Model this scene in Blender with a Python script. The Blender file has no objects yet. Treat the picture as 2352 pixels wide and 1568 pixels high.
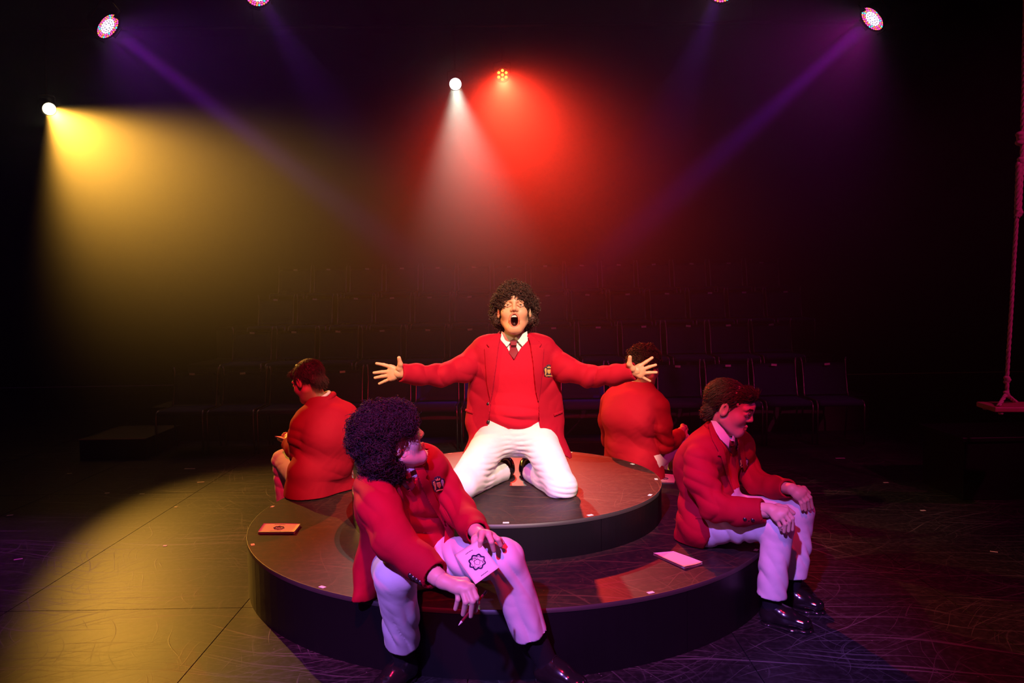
import bpy, bmesh, math, random
import numpy as np
from mathutils import Vector, Matrix
random.seed(7); rng = np.random.default_rng(7)
PI = math.pi
SC = bpy.context.scene
COL = SC.collection

# ------------------------------------------------------------------ camera
F, CX, CY = 1800.0, 1176.0, 784.0            # focal length and centre for a 2352 x 1568 frame
PITCH, ROLL = -0.062, -0.016
CAM = Vector((0.027, -3.998, 1.374))
def cam_dir(x, y, z):
    """camera space (x right, y up, z forward) to world"""
    x, y = x*math.cos(ROLL)-y*math.sin(ROLL), x*math.sin(ROLL)+y*math.cos(ROLL)
    c, s = math.cos(PITCH), math.sin(PITCH)
    return Vector((x, z*c-y*s, z*s+y*c))
cd = bpy.data.cameras.new('camera'); cam = bpy.data.objects.new('camera', cd); COL.objects.link(cam)
cd.sensor_width = 36; cd.lens = F/2352*36; cd.clip_start = 0.05; cd.clip_end = 60
r_, u_, f_ = cam_dir(1, 0, 0), cam_dir(0, 1, 0), cam_dir(0, 0, 1)
cam.matrix_world = Matrix(((r_.x, u_.x, -f_.x, CAM.x), (r_.y, u_.y, -f_.y, CAM.y), (r_.z, u_.z, -f_.z, CAM.z), (0, 0, 0, 1)))
SC.camera = cam
def at(px, py, Y):
    """world point on the plane y=Y that the photograph shows at pixel px, py"""
    d = cam_dir((px-CX)/F, -(py-CY)/F, 1)
    return CAM + d*((Y-CAM.y)/d.y)
def at_z(px, py, Z):
    d = cam_dir((px-CX)/F, -(py-CY)/F, 1)
    return CAM + d*((Z-CAM.z)/d.z)

# ------------------------------------------------------------------ world (haze fills the whole hall), exposure
W = bpy.data.worlds.new('world'); SC.world = W; W.use_nodes = True
nt = W.node_tree; nt.nodes.clear()
wo = nt.nodes.new('ShaderNodeOutputWorld'); bg = nt.nodes.new('ShaderNodeBackground')
bg.inputs[0].default_value = (0.010, 0.003, 0.012, 1); bg.inputs[1].default_value = 0.0
nt.links.new(bg.outputs[0], wo.inputs[0])
vs = nt.nodes.new('ShaderNodeVolumeScatter')
vs.inputs['Color'].default_value = (1, 1, 1, 1); vs.inputs['Density'].default_value = 0.018; vs.inputs['Anisotropy'].default_value = 0.32
nt.links.new(vs.outputs[0], wo.inputs[1])
# the haze hangs thickest upstage under the warm lamps and thins towards the floor and the audience side
gp = nt.nodes.new('ShaderNodeNewGeometry'); sx = nt.nodes.new('ShaderNodeSeparateXYZ'); mr = nt.nodes.new('ShaderNodeMapRange'); mr.interpolation_type = 'SMOOTHSTEP'
mr.inputs[1].default_value = .4; mr.inputs[2].default_value = 4.0; mr.inputs[3].default_value = .004; mr.inputs[4].default_value = .15
nt.links.new(gp.outputs['Position'], sx.inputs[0]); nt.links.new(sx.outputs[2], mr.inputs[0]); my = nt.nodes.new('ShaderNodeMapRange'); my.interpolation_type = 'SMOOTHSTEP'; my.inputs[1].default_value = -.8; my.inputs[2].default_value = 3.4; my.inputs[3].default_value = .04; my.inputs[4].default_value = 1.0
mu = nt.nodes.new('ShaderNodeMath'); mu.operation = 'MULTIPLY'
nt.links.new(sx.outputs[1], my.inputs[0]); nt.links.new(my.outputs[0], mu.inputs[0]); nt.links.new(mr.outputs[0], mu.inputs[1]); nt.links.new(mu.outputs[0], vs.inputs['Density'])
vw = SC.view_settings
vw.view_transform = 'Standard'; vw.look = 'None'; vw.gamma = 1; vw.use_curve_mapping = False; vw.exposure = 0.0
cy = SC.cycles
cy.use_denoising = True
try: cy.denoising_input_passes = 'RGB_ALBEDO_NORMAL'; cy.denoising_prefilter = 'ACCURATE'
except Exception: pass
cy.max_bounces = 3; cy.diffuse_bounces = 2; cy.glossy_bounces = 2; cy.transmission_bounces = 1; cy.use_adaptive_sampling = True; cy.adaptive_threshold = 0.02; cy.adaptive_min_samples = 16; cy.volume_bounces = 0; cy.transparent_max_bounces = 6
cy.sample_clamp_indirect = 4.0
cy.volume_max_steps = 14; W.cycles.volume_step_size = 5.0

def spot(name, loc, target, energy, color, half_deg, blend=0.5, size=0.05, parent=None):
    l = bpy.data.lights.new(name, 'SPOT'); l.energy = energy; l.color = color
    l.spot_size = math.radians(half_deg*2); l.spot_blend = blend; l.shadow_soft_size = size
    o = bpy.data.objects.new(name, l); COL.objects.link(o)
    loc = Vector(loc); d = (Vector(target)-loc).normalized()
    o.location = loc; o.rotation_euler = d.to_track_quat('-Z', 'Y').to_euler()
    if parent:
        bpy.context.view_layer.update()
        o.parent = parent; o.matrix_parent_inverse = parent.matrix_basis.inverted()
    return o
# lamps of the house rig behind and beside the camera, then two added ones
spot('front_warm_key', (1.2, -5.2, 5.0), (.0, -.1, .85), 2600, (1, .84, .62), 8.5, .35, .05)
spot('left_amber_key', (-5.4, -2.4, 4.8), (-.05, -.1, 1.05), 1200, (1, .60, .22), 5.5, .5, .05)
spot('front_red_wash', (-.3, -4.4, 5.2), (-.2, .45, .35), 1600, (1, .005, .05), 18, .6, .08)
spot('front_violet_wash', (-1.4, -6.0, 4.3), (.15, -1.35, .0), 2400, (.42, .17, 1.0), 12, .5, .08)
spot('side_magenta_wash', (6.0, -2.0, 4.2), (1.3, -.9, .0), 230, (1, .03, .50), 20, .8, .08)
spot('added_swing_magenta', (4.6, -3.4, 4.3), (2.7, .35, 1.5), 420, (1, .02, .30), 15, .7, .08)  # added lamp, out of view, that turns the swing rope pink
spot('added_violet_wash', (-7.0, -1.5, 4.4), (-3.4, -.5, .0), 1500, (.60, .01, .75), 14, .9, .08)  # extra unseen lamp added to bring purple onto the left floor


# ------------------------------------------------------------------ materials
def srgb(r, g, b):
    f = lambda c: ((c/255+0.055)/1.055)**2.4 if c/255 > 0.04045 else c/255/12.92
    return (f(r), f(g), f(b), 1)
def mat(name, col, rough=0.6, spec=0.5, metal=0.0, sheen=0.0, bump=None, var=None, sss=0.0, coat=0.0):
    """bump=(scale, strength, distance) fine relief; var=(scale, amount) gentle tone variation"""
    m = bpy.data.materials.new(name); m.use_nodes = True
    n = m.node_tree; b = n.nodes['Principled BSDF']
    if len(col) == 3: col = (*col, 1)
    b.inputs['Base Color'].default_value = col; b.inputs['Roughness'].default_value = rough
    b.inputs['Specular IOR Level'].default_value = spec; b.inputs['Metallic'].default_value = metal
    if sheen: b.inputs['Sheen Weight'].default_value = sheen; b.inputs['Sheen Roughness'].default_value = 0.5; b.inputs['Sheen Tint'].default_value = col
    if sss: b.inputs['Subsurface Weight'].default_value = sss; b.inputs['Subsurface Radius'].default_value = (0.01, 0.004, 0.002); b.inputs['Subsurface Scale'].default_value = 1
    if coat: b.inputs['Coat Weight'].default_value = coat; b.inputs['Coat Roughness'].default_value = 0.1
    tc = n.nodes.new('ShaderNodeTexCoord')
    if bump:
        nz = n.nodes.new('ShaderNodeTexNoise'); nz.inputs['Scale'].default_value = bump[0]; nz.inputs['Detail'].default_value = 3
        bp = n.nodes.new('ShaderNodeBump'); bp.inputs['Strength'].default_value = bump[1]; bp.inputs['Distance'].default_value = bump[2]
        n.links.new(tc.outputs['Object'], nz.inputs['Vector']); n.links.new(nz.outputs['Fac'], bp.inputs['Height']); n.links.new(bp.outputs[0], b.inputs['Normal'])
    if var:
        nz = n.nodes.new('ShaderNodeTexNoise'); nz.inputs['Scale'].default_value = var[0]; nz.inputs['Detail'].default_value = 4
        mx = n.nodes.new('ShaderNodeMix'); mx.data_type = 'RGBA'
        mx.inputs[6].default_value = tuple(c*(1-var[1]) for c in col[:3])+(1,); mx.inputs[7].default_value = tuple(min(1, c*(1+var[1])) for c in col[:3])+(1,)
        n.links.new(tc.outputs['Object'], nz.inputs['Vector']); n.links.new(nz.outputs['Fac'], mx.inputs[0]); n.links.new(mx.outputs[2], b.inputs['Base Color'])
    return m
def emit(name, col, strength):
    m = bpy.data.materials.new(name); m.use_nodes = True; n = m.node_tree; b = n.nodes['Principled BSDF']
    b.inputs['Base Color'].default_value = (*col[:3], 1); b.inputs['Emission Color'].default_value = (*col[:3], 1); b.inputs['Emission Strength'].default_value = strength; m.cycles.emission_sampling = 'NONE'
    return m

def scratched(name, base, mark, rough, mark_rough, amount=1.0, hue=None):
    """hard-wearing painted board with scuffs: several layers of fine streaks at different angles"""
    m = bpy.data.materials.new(name); m.use_nodes = True; n = m.node_tree; L = n.links; b = n.nodes['Principled BSDF']
    geo = n.nodes.new('ShaderNodeNewGeometry')
    def math_(op, a, c, clamp=False):
        q = n.nodes.new('ShaderNodeMath'); q.operation = op; q.use_clamp = clamp
        for i, v in enumerate((a, c)):
            if isinstance(v, (int, float)): q.inputs[i].default_value = v
            else: L.new(v, q.inputs[i])
        return q.outputs[0]
    total = None; b.inputs['Specular IOR Level'].default_value = .22
    layers = [(12, (0.7, 26), 0.625, .8, .35), (-28, (0.9, 34), 0.64, .8, .3), (65, (1.0, 30), 0.645, .7, .5), (140, (1.3, 40), 0.645, .6, .6), (3, (0.5, 20), 0.63, 1.0, .25), (100, (1.6, 22), 0.655, .6, .9)]
    for ang, sc, thr, w, warp in layers:
        mp = n.nodes.new('ShaderNodeMapping'); mp.inputs['Rotation'].default_value = (0, 0, math.radians(ang)); mp.inputs['Location'].default_value = (ang*1.7, ang*.31, 0)
        wn = n.nodes.new('ShaderNodeTexNoise'); wn.inputs['Scale'].default_value = 1.3; wn.inputs['Detail'].default_value = 1
        L.new(geo.outputs['Position'], wn.inputs['Vector'])
        vm = n.nodes.new('ShaderNodeVectorMath'); vm.operation = 'MULTIPLY_ADD'; vm.inputs[1].default_value = (warp, warp, 0); 
        L.new(wn.outputs['Color'], vm.inputs[0]); L.new(geo.outputs['Position'], vm.inputs[2])
        L.new(vm.outputs[0], mp.inputs['Vector'])
        sp = n.nodes.new('ShaderNodeVectorMath'); sp.operation = 'MULTIPLY'; sp.inputs[1].default_value = (sc[0]*1.25, sc[1]*2.5, 1)
        L.new(mp.outputs[0], sp.inputs[0])
        nz = n.nodes.new('ShaderNodeTexNoise'); nz.inputs['Scale'].default_value = 1; nz.inputs['Detail'].default_value = 2.5; nz.inputs['Roughness'].default_value = .62
        L.new(sp.outputs[0], nz.inputs['Vector'])
        v = math_('SUBTRACT', nz.outputs['Fac'], thr-.02); v = math_('MULTIPLY', v, 14, True); v = math_('MULTIPLY', v, w)
        total = v if total is None else math_('MAXIMUM', total, v)
    # areas of heavier and lighter wear
    an = n.nodes.new('ShaderNodeTexNoise'); an.inputs['Scale'].default_value = 1.1; an.inputs['Detail'].default_value = 3; L.new(geo.outputs['Position'], an.inputs['Vector'])
    ar = n.nodes.new('ShaderNodeMapRange'); ar.inputs[1].default_value = .38; ar.inputs[2].default_value = .62; ar.inputs[3].default_value = .25; ar.inputs[4].default_value = 1; L.new(an.outputs['Fac'], ar.inputs[0])
    total = math_('MULTIPLY', total, ar.outputs[0]); 
    fine = n.nodes.new('ShaderNodeTexNoise'); fine.inputs['Scale'].default_value = 38; fine.inputs['Detail'].default_value = 5; L.new(geo.outputs['Position'], fine.inputs['Vector'])
    fr = n.nodes.new('ShaderNodeMapRange'); fr.inputs[1].default_value = .45; fr.inputs[2].default_value = .75; fr.inputs[4].default_value = .16; L.new(fine.outputs['Fac'], fr.inputs[0])
    speck = n.nodes.new('ShaderNodeTexVoronoi'); speck.inputs['Scale'].default_value = 16; L.new(geo.outputs['Position'], speck.inputs['Vector'])
    sk = math_('LESS_THAN', speck.outputs['Distance'], 0.045); sk2 = math_('MULTIPLY', sk, .8)
    allw = math_('ADD', math_('MULTIPLY', total, amount, True), fr.outputs[0], True); allw = math_('MAXIMUM', allw, sk2)
    mx = n.nodes.new('ShaderNodeMix'); mx.data_type = 'RGBA'; mx.inputs[6].default_value = (*base, 1); mx.inputs[7].default_value = (*mark, 1)
    L.new(allw, mx.inputs[0]); L.new(mx.outputs[2], b.inputs['Base Color'])
    rr = n.nodes.new('ShaderNodeMapRange'); rr.inputs[3].default_value = rough; rr.inputs[4].default_value = mark_rough; L.new(allw, rr.inputs[0]); L.new(rr.outputs[0], b.inputs['Roughness'])
    bp = n.nodes.new('ShaderNodeBump'); bp.inputs['Strength'].default_value = .25; bp.inputs['Distance'].default_value = .002
    L.new(allw, bp.inputs['Height']); L.new(bp.outputs[0], b.inputs['Normal'])
    return m

M = {}
M['floor'] = scratched('scuffed_black_floor', (.011, .011, .011), (.15, .14, .14), .45, .5)
M['deck'] = scratched('scuffed_black_deck', (.019, .016, .015), (.17, .085, .05), .45, .55, .45)
M['fascia'] = mat('black_satin_fascia', (.005, .005, .006), .4, .3, bump=(3, .2, .01), var=(2.5, .35))
M['rim'] = mat('worn_edge', (.03, .027, .025), .5)
M['wall'] = mat('black_drape', (.012, .012, .012), .95, .1, bump=(6, .4, .02))
M['black'] = mat('black_paint', (.02, .02, .02), .55)
M['steel'] = mat('dull_chrome', (.22, .22, .22), .38, metal=1.0)
M['upholstery'] = mat('dark_blue_upholstery', (.024, .027, .075), .9, .2, bump=(220, .35, .002), var=(9, .12))
M['tape'] = mat('white_tape', (.75, .75, .68), .6)
M['tape_y'] = mat('pale_glow_tape', (.62, .68, .45), .6)
M['riser'] = mat('grey_riser_board', (.05, .045, .045), .7, var=(4, .3))

# ------------------------------------------------------------------ object helpers
def link_mesh(name, verts, faces, material, parent=None, smooth=False):
    me = bpy.data.meshes.new(name); me.from_pydata([tuple(v) for v in verts], [], [tuple(f) for f in faces]); me.update()
    return link_data(name, me, material, parent, smooth)
def link_data(name, me, material, parent=None, smooth=False):
    for mm in (material if isinstance(material, (list, tuple)) else [material]): me.materials.append(mm)
    if smooth: me.polygons.foreach_set('use_smooth', [True]*len(me.polygons))
    o = bpy.data.objects.new(name, me); COL.objects.link(o)
    if parent: o.parent = parent
    return o
def thing(name, loc, label, cat, group=None, rz=0.0):
    o = bpy.data.objects.new(name, None); o.empty_display_size = .1; COL.objects.link(o); o.location = loc; o.rotation_euler = (0, 0, rz)
    o['label'] = label; o['category'] = cat
    if group: o['group'] = group
    return o
def tag(o, label, cat, group=None):
    o['label'] = label; o['category'] = cat
    if group: o['group'] = group
    return o
class MB:
    """collects simple shapes into one mesh"""
    def __init__(s): s.v = []; s.f = []; s.mi = []; s.cur = 0
    def add(s, V, Fc, mtx=None):
        k = len(s.v)
        s.v += [(mtx @ Vector(v)) if mtx is not None else Vector(v) for v in V]
        s.f += [tuple(i+k for i in q) for q in Fc]; s.mi += [s.cur]*len(Fc)
    def box(s, c, d, mtx=None, bev=0.0):
        x, y, z = d[0]/2, d[1]/2, d[2]/2
        if bev <= 0:
            V = [(c[0]+a*x, c[1]+b*y, c[2]+e*z) for a in (-1, 1) for b in (-1, 1) for e in (-1, 1)]
            s.add(V, [(0, 1, 3, 2), (4, 6, 7, 5), (0, 4, 5, 1), (2, 3, 7, 6), (0, 2, 6, 4), (1, 5, 7, 3)], mtx)
        else:
            bm = bmesh.new(); bmesh.ops.create_cube(bm, size=1)
            for v in bm.verts: v.co = Vector((v.co.x*d[0], v.co.y*d[1], v.co.z*d[2]))
            bmesh.ops.bevel(bm, geom=bm.edges[:], offset=bev, segments=2, affect='EDGES', profile=.5)
            bm.verts.index_update()
            s.add([v.co+Vector(c) for v in bm.verts], [[v.index for v in q.verts] for q in bm.faces], mtx); bm.free()
    def tube(s, pts, r, n=8, closed=False, mtx=None, cap=True):
        pts = [Vector(p) for p in pts]; m = len(pts)
        rs = r if isinstance(r, (list, tuple)) else [r]*m
        V = []; Fc = []
        up = None
        for i, p in enumerate(pts):
            a = pts[(i-1) % m] if (i > 0 or closed) else p; b = pts[(i+1) % m] if (i < m-1 or closed) else p
            t = (b-a).normalized() if (b-a).length > 1e-9 else Vector((0, 0, 1))
            if up is None: up = t.orthogonal().normalized()
            up = (up - t*up.dot(t)); up = up.normalized() if up.length > 1e-6 else t.orthogonal().normalized()
            sd = t.cross(up)
            for k in range(n):
                an = 2*PI*k/n; V.append(p+(up*math.cos(an)+sd*math.sin(an))*rs[i])
        for i in range(m if closed else m-1):
            for k in range(n):
                a = i*n+k; b = i*n+(k+1) % n; j = (i+1) % m
                Fc.append((a, b, j*n+(k+1) % n, j*n+k))
        if cap and not closed:
            Fc.append(tuple(range(n))[::-1]); Fc.append(tuple((m-1)*n+k for k in range(n)))
        s.add(V, Fc, mtx)
    def lathe(s, prof, n=32, mtx=None):
        V = []; Fc = []
        for (r, z) in prof:
            for k in range(n): V.append((r*math.cos(2*PI*k/n), r*math.sin(2*PI*k/n), z))
        for i in range(len(prof)-1):
            for k in range(n): Fc.append((i*n+k, i*n+(k+1) % n, (i+1)*n+(k+1) % n, (i+1)*n+k))
        s.add(V, Fc, mtx)
    def build(s, name, material, parent=None, smooth=False):
        me = bpy.data.meshes.new(name); me.from_pydata([tuple(v) for v in s.v], [], s.f)
        bm = bmesh.new(); bm.from_mesh(me); bmesh.ops.recalc_face_normals(bm, faces=bm.faces[:]); bm.to_mesh(me); bm.free()
        if any(s.mi): me.polygons.foreach_set('material_index', s.mi)
        me.update()
        return link_data(name, me, material, parent, smooth)
def dup(root, loc, rz=0.0):
    r = root.copy(); COL.objects.link(r); r.location = loc; r.rotation_euler = (0, 0, rz)
    for ch in list(root.children):
        c = ch.copy(); COL.objects.link(c); c.parent = r
        for g in ch.children:
            d = g.copy(); COL.objects.link(d); d.parent = c
    return r

# ------------------------------------------------------------------ room shell
def structure(o): o['kind'] = 'structure'; return o
XW, YB, YF, ZC = 8.2, 8.4, -6.5, 5.4
fl = MB(); fl.box((0, (YB+YF)/2, -.06), (2*XW, YB-YF, .1)); floor = structure(fl.build('floor', M['black']))
def wall(name, c, d): w = MB(); w.box(c, d); return structure(w.build(name, M['wall']))
wall('wall_back', (0, YB+.05, ZC/2), (2*XW, .1, ZC)); wall('wall_left', (-XW-.05, (YB+YF)/2, ZC/2), (.1, YB-YF, ZC))
wall('wall_right', (XW+.05, (YB+YF)/2, ZC/2), (.1, YB-YF, ZC)); wall('wall_front', (0, YF-.05, ZC/2), (2*XW, .1, ZC))
cl = MB(); cl.box((0, (YB+YF)/2, ZC+.05), (2*XW, YB-YF, .1)); structure(cl.build('ceiling', M['wall']))
# painted hardboard sheets laid side by side, a hairline gap between them
pw, pl = 1.04, 2.08
pme = None
for i in range(-5, 6):
    for j in range(-2, 4):
        x = -1.19+pw*(i+.5); y = (j+.5)*pl - .6 + (.0 if i % 2 else 0)
        if pme is None:
            p = MB(); p.box((0, 0, -.0055), (pw-.004, pl-.004, .011)); o = p.build('floor_panel', M['floor'], floor); pme = o.data
        else:
            o = bpy.data.objects.new('floor_panel', pme); COL.objects.link(o); o.parent = floor
        o.location = (x, y, 0)
# strips of tape stuck on the floor
for (px, py, w_, ang, mt) in [(436, 1076, .085, 0, 'tape'), (461, 1107, .05, .2, 'tape'), (326, 1134, .035, 0, 'tape_y'), (246, 1132, .03, .3, 'tape'), (404, 1164, .02, 0, 'tape'),
                          (160, 1087, .035, .4, 'tape_y'), (23, 1183, .035, .4, 'tape_y'), (42, 1284, .04, .5, 'tape_y'), (1930, 1052, .075, 0, 'tape'), (2035, 1108, .035, 0, 'tape_y'),
                          (2120, 1172, .03, .1, 'tape'), (2283, 1267, .035, -.5, 'tape_y'), (379, 1253, .02, .1, 'tape')]:
    p = at_z(px, py, .001); b = MB(); b.box((0, 0, .0005), (w_, .018, .001)); o = b.build('tape_mark', M[mt], floor); o.location = p; o.rotation_euler = (0, 0, ang)

# ------------------------------------------------------------------ round stage decks
H1, H2, R1, R2 = .257, .417, 1.292, .782
UC = (-.01, -.02)
def deck(name, cx, cy, r, z0, z1, label):
    t = thing(name, (cx, cy, z0), label, 'platform')
    h = z1-z0
    b = MB(); b.lathe([(0, h), (r-.004, h), (r-.004, h-.018), (0, h-.018)], 128); b.build('deck_top', M['deck'], t)
    b = MB(); b.lathe([(r-.004, h-.018), (r-.004, h+.0005), (r, h-.001), (r, h-.018)], 128); b.build('edge_strip', M['rim'], t, True)
    # bent hardboard fascia in four lengths, each with a hairline joint
    for k in range(4):
        a0 = k*PI/2+.55; n = 32; V = []; Fc = []
        for i in range(n+1):
            a = a0+.0015/r+(PI/2-.003/r)*i/n
            for rr, zz in ((r-.002, 0), (r-.002, h-.02), (r-.014, h-.02), (r-.014, 0)): V.append((rr*math.cos(a), rr*math.sin(a), zz))
        for i in range(n):
            for q in range(4): Fc.append((i*4+q, i*4+(q+1) % 4, i*4+4+(q+1) % 4, i*4+4+q))
        Fc += [(0, 1, 2, 3), (n*4+3, n*4+2, n*4+1, n*4)]
        link_mesh('fascia_panel', V, Fc, M['fascia'], t, False)
    return t
lower = deck('round_platform', 0, 0, R1, 0, H1, 'wide low round black platform standing on the stage floor')
upper = deck('round_platform', UC[0], UC[1], R2, H1, H2, 'smaller round black platform on top of the wide one, under the kneeling performer')
def edge_tape(par, cx, cy, r, z, pts):
    for px, py in pts:
        p = at_z(px, py, z); a = math.atan2(p.y-cy, p.x-cx); rr = r-.022
        b = MB(); b.box((0, 0, .0006), (.016, .026, .0012)); o = b.build('tape_mark', M['tape'], par)
        o.location = (rr*math.cos(a), rr*math.sin(a), z-par.location.z); o.rotation_euler = (0, 0, a)
edge_tape(lower, 0, 0, R1, H1, [(576, 1251), (735, 1350), (1497, 1362), (1738, 1263), (622, 1163)])
edge_tape(upper, *UC, R2, H2, [(1162, 1201), (1358, 1184), (1498, 1137), (1513, 1100), (1457, 1065), (1310, 1038), (1033, 1041), (955, 1050), (870, 1080), (900, 1170)])

# ------------------------------------------------------------------ raked seating
def make_chair(loc, label):
    t = thing('audience_chair', loc, label, 'chair', 'audience chairs')
    b = MB(); b.box((0, .0, 0), (.385, .36, .05), bev=.02); s = b.build('seat', M['upholstery'], t, True); s.location = (0, .18, .365)
    # backrest: a gently curved pad
    V = []; Fc = []; nx, nz = 8, 8
    for face in (0, 1):
        for i in range(nx+1):
            for k in range(nz+1):
                u = i/nx*2-1; v = k/nz; rr = 1-.10*max(0, v-.75)/.25*0
                x = u*.19*(1-.06*abs(u)**6*(v > .99)); z = .40+v*.285; y = .37+.05*v-.02*(1-u*u)*-1
                edge = min(1, (1-abs(u))*7)*min(1, min(v, 1-v)*8+.05)
                V.append((x, y+(.006+.014*edge**.5)*(1 if face else -1), z))
    W_ = (nz+1)
    for face in (0, 1):
        o0 = face*(nx+1)*W_
        for i in range(nx):
            for k in range(nz): Fc.append((o0+i*W_+k, o0+(i+1)*W_+k, o0+(i+1)*W_+k+1, o0+i*W_+k+1))
    o1 = (nx+1)*W_; rim = [(i, 0) for i in range(nx+1)]+[(nx, k) for k in range(1, nz+1)]+[(i, nz) for i in range(nx-1, -1, -1)]+[(0, k) for k in range(nz-1, 0, -1)]
    for a in range(len(rim)):
        i, k = rim[a]; i2, k2 = rim[(a+1) % len(rim)]; Fc.append((i*W_+k, i2*W_+k2, o1+i2*W_+k2, o1+i*W_+k))
    link_mesh('backrest', V, Fc, M['upholstery'], t, True)
    for sx in (-1, 1):
        x = sx*.203
        b = MB()
        b.tube([(x, .02, .004), (x, .015, .33), (x*.99, .03, .372), (x*.97, .06, .384), (x*.97, .33, .384), (x*.98, .35, .37), (x, .38, .30), (x, .43, .004)], .0085, 7); b.build('leg', M['steel'], t, True)
        b = MB(); b.tube([(x*.98, .34, .37), (x*.97, .37, .42), (x*.96, .41, .6), (x*.985, .43, .70), (x*1.02, .435, .735)], .008, 7); b.build('back_post', M['steel'], t, True)
    for yy in (.05, .33): b = MB(); b.tube([(-.198, yy, .345), (.198, yy, .345)], .007, 6); b.build('crossbar', M['steel'], t, True)
    o = MB(); o.box((0, 0, 0), (.05, .002, .019)); q = o.build('seat_number', M['tape'], t); q.location = (0, .382, .676)
    return t
CS = .445
chair0 = None
def ordinal(n): return {1: 'first', 2: 'second', 3: 'third'}.get(n, '%dth' % n) if n < 4 else ['fourth', 'fifth', 'sixth', 'seventh', 'eighth', 'ninth', 'tenth', 'eleventh', 'twelfth', 'thirteenth', 'fourteenth', 'fifteenth', 'sixteenth'][n-4]
rows = [(2.78, 0.0, -6.5, 14), (3.64, .33, -6, 13), (4.52, .66, -6, 14), (5.34, 1.02, -6, 14)]
for ri, (ry, rz, k0, nn) in enumerate(rows):
    for i in range(nn):
        x = (k0+i)*CS + (.0 if ri == 0 else (.03 if ri == 1 else .02)); 
        lab = '%s chair from the left end of the %s audience row' % (ordinal(i+1), ['lowest dark blue', 'second dark blue', 'third dark blue', 'topmost dark blue'][ri])
        tilt = random.uniform(-.02, .02)
        if chair0 is None:
            chair0 = c = make_chair((x, ry, rz), lab)
        else: c = dup(chair0, (x, ry+random.uniform(-.012, .012), rz), tilt); c['label'] = lab
        for ch in c.children:
            if ch.name.startswith('seat_number'): ch.location.x = random.uniform(-.03, .03); ch.rotation_euler = (0, random.uniform(-.09, .09), 0)
# stepped timber tiers under the upper rows
for k, (y0, y1, z) in enumerate([(3.48, 4.36, .33), (4.36, 5.20, .66), (5.20, 8.3, 1.02)]):
    t = thing('seating_tier', (0, y0, 0), '%s black stepped tier under the audience seats' % ['lowest', 'middle', 'topmost'][k], 'platform')
    b = MB(); b.box((0, (y1-y0)/2, z-.012), (6.9, y1-y0, .024)); b.build('tread', M['black'], t)
    for q in range(8):
        b = MB(); b.box((-3.45+(q+.5)*6.9/8, .012, (z-.03)/2), (6.9/8-.006, .02, z-.03)); b.build('riser_board', M['riser'], t)

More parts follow.
